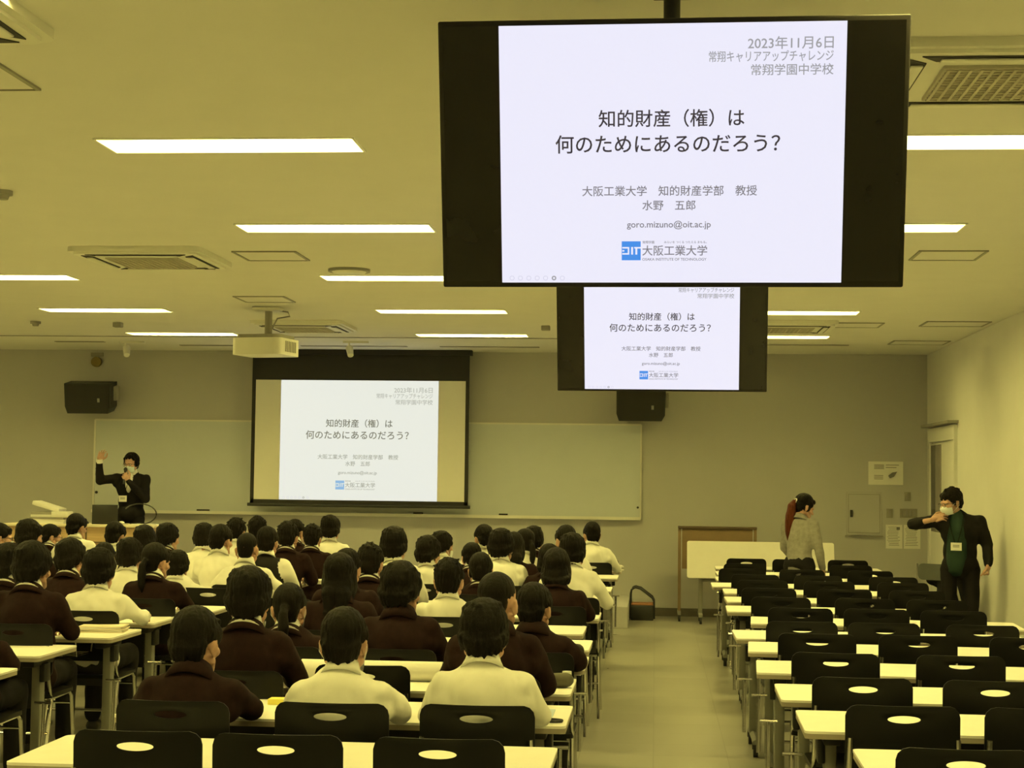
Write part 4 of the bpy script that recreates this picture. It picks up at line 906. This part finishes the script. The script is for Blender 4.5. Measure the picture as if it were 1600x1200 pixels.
# lecturer, facing the students
J = dict(pelvis=Vector((0, 0, .94)), waist=Vector((0, 0, 1.08)), chest=Vector((0, .0, 1.26)), neck=Vector((0, -.005, 1.425)), head=Vector((0, .02, 1.49)), shl=Vector((-.175, 0, 1.365)), shr=Vector((.175, 0, 1.37)),
 elr=Vector((.345, .16, 1.335)), wrr=Vector((.335, .22, 1.575)), ell=Vector((-.225, .13, 1.12)), wrl=Vector((-.035, .235, 1.335))); legs(J)
hm = T3(J['head'], math.radians(-12), math.radians(-4), 0, .98)
hands = [hand_at('relaxed', J['wrr'], (-.25, .03, 1), (-.6, .8, 0), True), hand_at('grip', J['wrl'], (.55, .10, .8), (.35, -1, .3), False)]
LEC = standing('lecturer in a black suit and face mask raising one hand and holding a microphone', -6.40, 20.05, .25, PI, J, hands, hm, dict(top='suit', hair='parted', hseed=2, mask='blue', glasses=True, g=1.02, seed=4, fat=1.03))
badge(LEC, (-.0 + .06, .135, 1.12), -.1, J['neck'])
V, F = remesh([ell((0, .05, 1.30), (.06, .09, .14), 14, 10)], .012, 2); link('shirt', mesh_np('shirt', [(V, F, 0)], [M['shirt']]), LEC)
w0 = Vector(J['wrr']); e0 = Vector(J['elr']); dv = (w0 - e0).normalized(); MB().cyl(w0 - dv * .025, w0 + dv * .022, .040, 16).build('shirt_cuff', M['shirt'], LEC)
mic = MB(); mic.cyl((.012, .27, 1.30), (.02, .185, 1.455), .013, 12, r1=.016); mic.ell((.021, .175, 1.475), (.024, .024, .028), 14, 10)
mo = mic.build('microphone', M['black'], None, loc=(-6.40, 20.05, .25), rz=PI); tag(mo, 'black handheld microphone in front of the lecturer\'s mask', 'microphone')
# woman in a grey cardigan among the empty desks
J = dict(pelvis=Vector((0, 0, .86)), waist=Vector((0, .0, .98)), chest=Vector((0, .01, 1.15)), neck=Vector((0, .03, 1.305)), head=Vector((0, .065, 1.365)), shl=Vector((-.15, .02, 1.245)), shr=Vector((.15, .02, 1.245)),
 elr=Vector((.205, .03, 1.00)), wrr=Vector((.215, .09, .80)), ell=Vector((-.19, .06, 1.00)), wrl=Vector((-.12, .18, .86))); legs(J, .82, .08)
hm = T3(J['head'], math.radians(-38), math.radians(-20), 0, 1.04)
hands = [hand_at('relaxed', J['wrr'], (.05, .15, -1), (-1, 0, 0), True), hand_at('relaxed', J['wrl'], (.4, .8, -.5), (0, 0, -1), False)]
WOM = standing('woman in a grey cardigan with a reddish ponytail standing among the empty desks', 1.46, 17.22, 0, math.radians(-30), J, hands, hm, dict(top='cardigan', hair='tied', hseed=1, g=.93, seed=8, hem=.03, fat=.95))
P = []; pr = hm @ Vector((0, -.100, .085)); r0 = .018; p0 = pr.copy()
for dx, dz, r in ((-.014, -.01, .026), (-.038, -.06, .046), (-.048, -.15, .052), (-.056, -.26, .046), (-.066, -.34, .030), (-.07, -.40, .010)):
    bk = (hm.to_3x3() @ Vector((0, -1, 0))); bk.z = 0; bk.normalize(); qv = p0 + bk * (-dx * 1.3) + Vector((0, 0, dz)); P.append(cap(pr, qv, r0, r)); pr = qv; r0 = r
V, F = remesh(P, .007, 2); V = noise_push(V, F, .009, 22, 3, (1.5, 1.5, .4)); lb = link('ponytail', mesh_np('ponytail', [(V, F, 0)], [M['hairred']]), WOM); lb['label'] = 'reddish brown ponytail'
k = MB(); k.tube([Vector((.024 * math.cos(a), -.108, .083 + .024 * math.sin(a))) for a in np.linspace(0, 2 * PI, 13)], .006, 6, X=hm); k.build('hair_tie', M['white'], WOM)
# man in a black jacket by the right wall
J = dict(pelvis=Vector((0, 0, .90)), waist=Vector((0, 0, 1.04)), chest=Vector((0, .0, 1.215)), neck=Vector((.03, .015, 1.385)), head=Vector((0.065, .045, 1.44)), shl=Vector((-.18, 0, 1.325)), shr=Vector((.18, 0.02, 1.33)),
 elr=Vector((.43, .12, 1.285)), wrr=Vector((.235, .19, 1.335)), bare={'r': .55}, ell=Vector((-.25, -.03, 1.09)), wrl=Vector((-.26, .05, .92))); legs(J, .86, .10)
hm = T3(J['head'], math.radians(-50), math.radians(-10), 0, 1.04)
hands = [hand_at('relaxed', J['wrr'], (-.85, -.15, .30), (-.3, -.8, -.3), True), hand_at('fist', J['wrl'], (.0, .15, -1), (1, .0, 0), False)]
MAN = standing('man in a black jacket and dark green shirt holding a hand to his mask', 2.90, 16.3, 0, PI - .28, J, hands, hm, dict(top='jacket', hair='messy', hseed=3, mask=True, glasses=True, g=1.06, seed=12, fat=1.0))
V, F = remesh([cap((.03, .040, 1.34), (.02, .052, 1.2), .076, .098), cap((.02, .052, 1.2), (.02, .052, 1.0), .098, .105), cap((.02, .052, 1.0), (.02, .046, .90), .105, .108), cap((0.03, .035, 1.33), (0.03, .03, 1.385), .07, .058)], .013, 3)
V = noise_push(V, F, .006, 14, 5); link('shirt', mesh_np('shirt', [(V, F, 0)], [M['green']]), MAN)['label'] = 'dark green open-necked shirt'
badge(MAN, (.02, .155, 1.085), -.0, J['neck'])
# made-up person on the folding chair, filling the dark area beside him
seat_kw = dict(top='jacket', hair='short', hs=.95, seed=21, hseed=1)
sp_, sx_, sy_ = seated('made-up person in dark clothes seated behind the standing man', 3.0, 17.30, 1.10, lean=16, yaw=-.25, arms='lap', **seat_kw)
# ------------------------------------------------------------------ folding chair and small things on the desks
t = thing('folding_chair', 'grey-backed folding chair with a pale frame behind the standing man', 'chair', (2.90, 17.14, 0), -.6)
m = MB(); m.prism(rounded(.36, .16, .05, 6, 0, .80), 'y', -.235, -.215); m.build('backrest', M['greytext'], t)
m = MB(); m.prism(rounded(.38, .36, .04), 'z', .42, .445); m.build('seat', M['greytext'], t)
for s in (-1, 1):
    m = MB(); m.tube([(s * .2, -.22, .88), (s * .2, -.2, .7), (s * .2, .2, .02), (s * .2, .22, 0)], .012, 8); m.build('front_leg', M['alu'], t)
    m = MB(); m.tube([(s * .18, .15, .42), (s * .18, -.2, .02), (s * .18, -.21, 0)], .012, 8); m.build('rear_leg', M['alu'], t)
TZ = .72
t = thing('paper_roll', 'rolled white poster lying across the second occupied table in the middle block', 'paper roll', (-1.325, 7.86, TZ + .047))
V, F = [], []
for r_k in (.046, .043):
    for s in (-1, 1):
        for k in range(28): a = 2 * PI * k / 28; V.append((s * .335, r_k * math.cos(a), r_k * math.sin(a)))
n = 28
for k in range(n):
    k2 = (k + 1) % n; F += [(k, k2, n + k2, n + k), (2 * n + k, 2 * n + k2, 3 * n + k2, 3 * n + k), (k, k2, 2 * n + k2, 2 * n + k), (n + k, n + k2, 3 * n + k2, 3 * n + k)]
ro = MB().add(V, F).build('sheet', M['paper'], t); k = MB(); k.box((0, .02, .044), (.66, .03, .002), X=Matrix.Rotation(-.3, 4, 'X')); k.build('loose_edge', M['paper'], t, False)
o2 = thing('paper_roll', 'rolled white poster with its dark open end showing, in the left block', 'paper roll', (-3.22, 12.72, TZ + .05), .55)
for ch in list(t.children): c = ch.copy(); COL.objects.link(c); c.parent = o2
def soft(name, prims, voxel, m, loc, rz, lab, cat, amp=.006):
    V, F = remesh(prims, voxel, 3); V = noise_push(V, F, amp, 18, loc[0] * 3); return tag(link(name, mesh_np(name, [(V, F, 0)], [m]), None, loc, rz), lab, cat)
soft('pencil_case', [cap((-.09, 0, .035), (.09, 0, .035), .034), ell((0, 0, .03), (.11, .04, .03))], .01, M['pouch'], (-.49, 7.74, TZ), .05, 'grey-brown cloth pencil case on the second occupied table by the aisle', 'pencil case')
soft('hand_bag', [ell((0, 0, .06), (.09, .06, .06)), cap((-.05, 0, .07), (.05, 0, .07), .045)], .012, M['bag'], (-.45, 8.68, TZ), .3, 'dark brown bag on the third occupied table by the aisle', 'bag')
tag(MB().cyl((0, 0, 0), (0, 0, .05), .022, 16).build('bottle_cap', M['white'], loc=(-.41, 7.97, TZ)), 'white cup at the table corner beside the pencil case', 'cup')
tag(MB().box((0, 0, .003), (.11, .24, .006), bev=.002).build('plastic_folder', M['blue'], loc=(-.46, 6.86, TZ)), 'pale blue plastic folder at the aisle end of the nearest occupied table', 'folder')
tag(MB().tube([(.055 * (1 if k < 8 else -1) * 0 + .05 * math.cos(a) + (.03 if math.cos(a) > 0 else -.03), .022 * math.sin(a), .008) for k, a in enumerate(np.linspace(0, 2 * PI, 21))], .007, 6).build('strap_loop', M['black'], loc=(-.44, 6.64, TZ)), 'black looped strap beside the pale blue folder', 'strap')
tag(MB().box((0, 0, .012), (.07, .07, .024), bev=.002).build('sticky_notes', M['yellow'], loc=(-1.575, 6.98, TZ)), 'block of yellow notes left of the masked student in white', 'notes')
o = stack('handout_stack', -3.33, 9.96, TZ, .27, .2, 5, .008, [M['cream'], M['paper']], 'small stack of cream handouts at the table end in the left aisle', 'papers', .15)
soft('cloth_pouch', [ell((0, 0, .03), (.1, .06, .03)), cap((-.04, 0, .04), (.05, 0, .035), .03)], .01, M['cream'], (-3.12, 14.0, TZ), .4, 'pale cloth pouch on a table at the middle aisle', 'pouch')
stack('notebook_stack', -3.02, 14.75, TZ, .2, .16, 3, .012, [M['paper'], M['cream']], 'white notebooks on a table by the middle aisle, before the long-haired girl', 'notebook', .1)
stack('book_stack', -.42, 17.85, TZ, .18, .24, 3, .016, [M['paper'], M['grey']], 'books at the aisle end of the front table', 'books', .1)
soft('dark_pouch', [ell((0, 0, .03), (.06, .05, .035))], .01, M['bag'], (-.44, 17.9, TZ + .05), 0, 'dark pouch on the books at the aisle end of the front table', 'pouch')
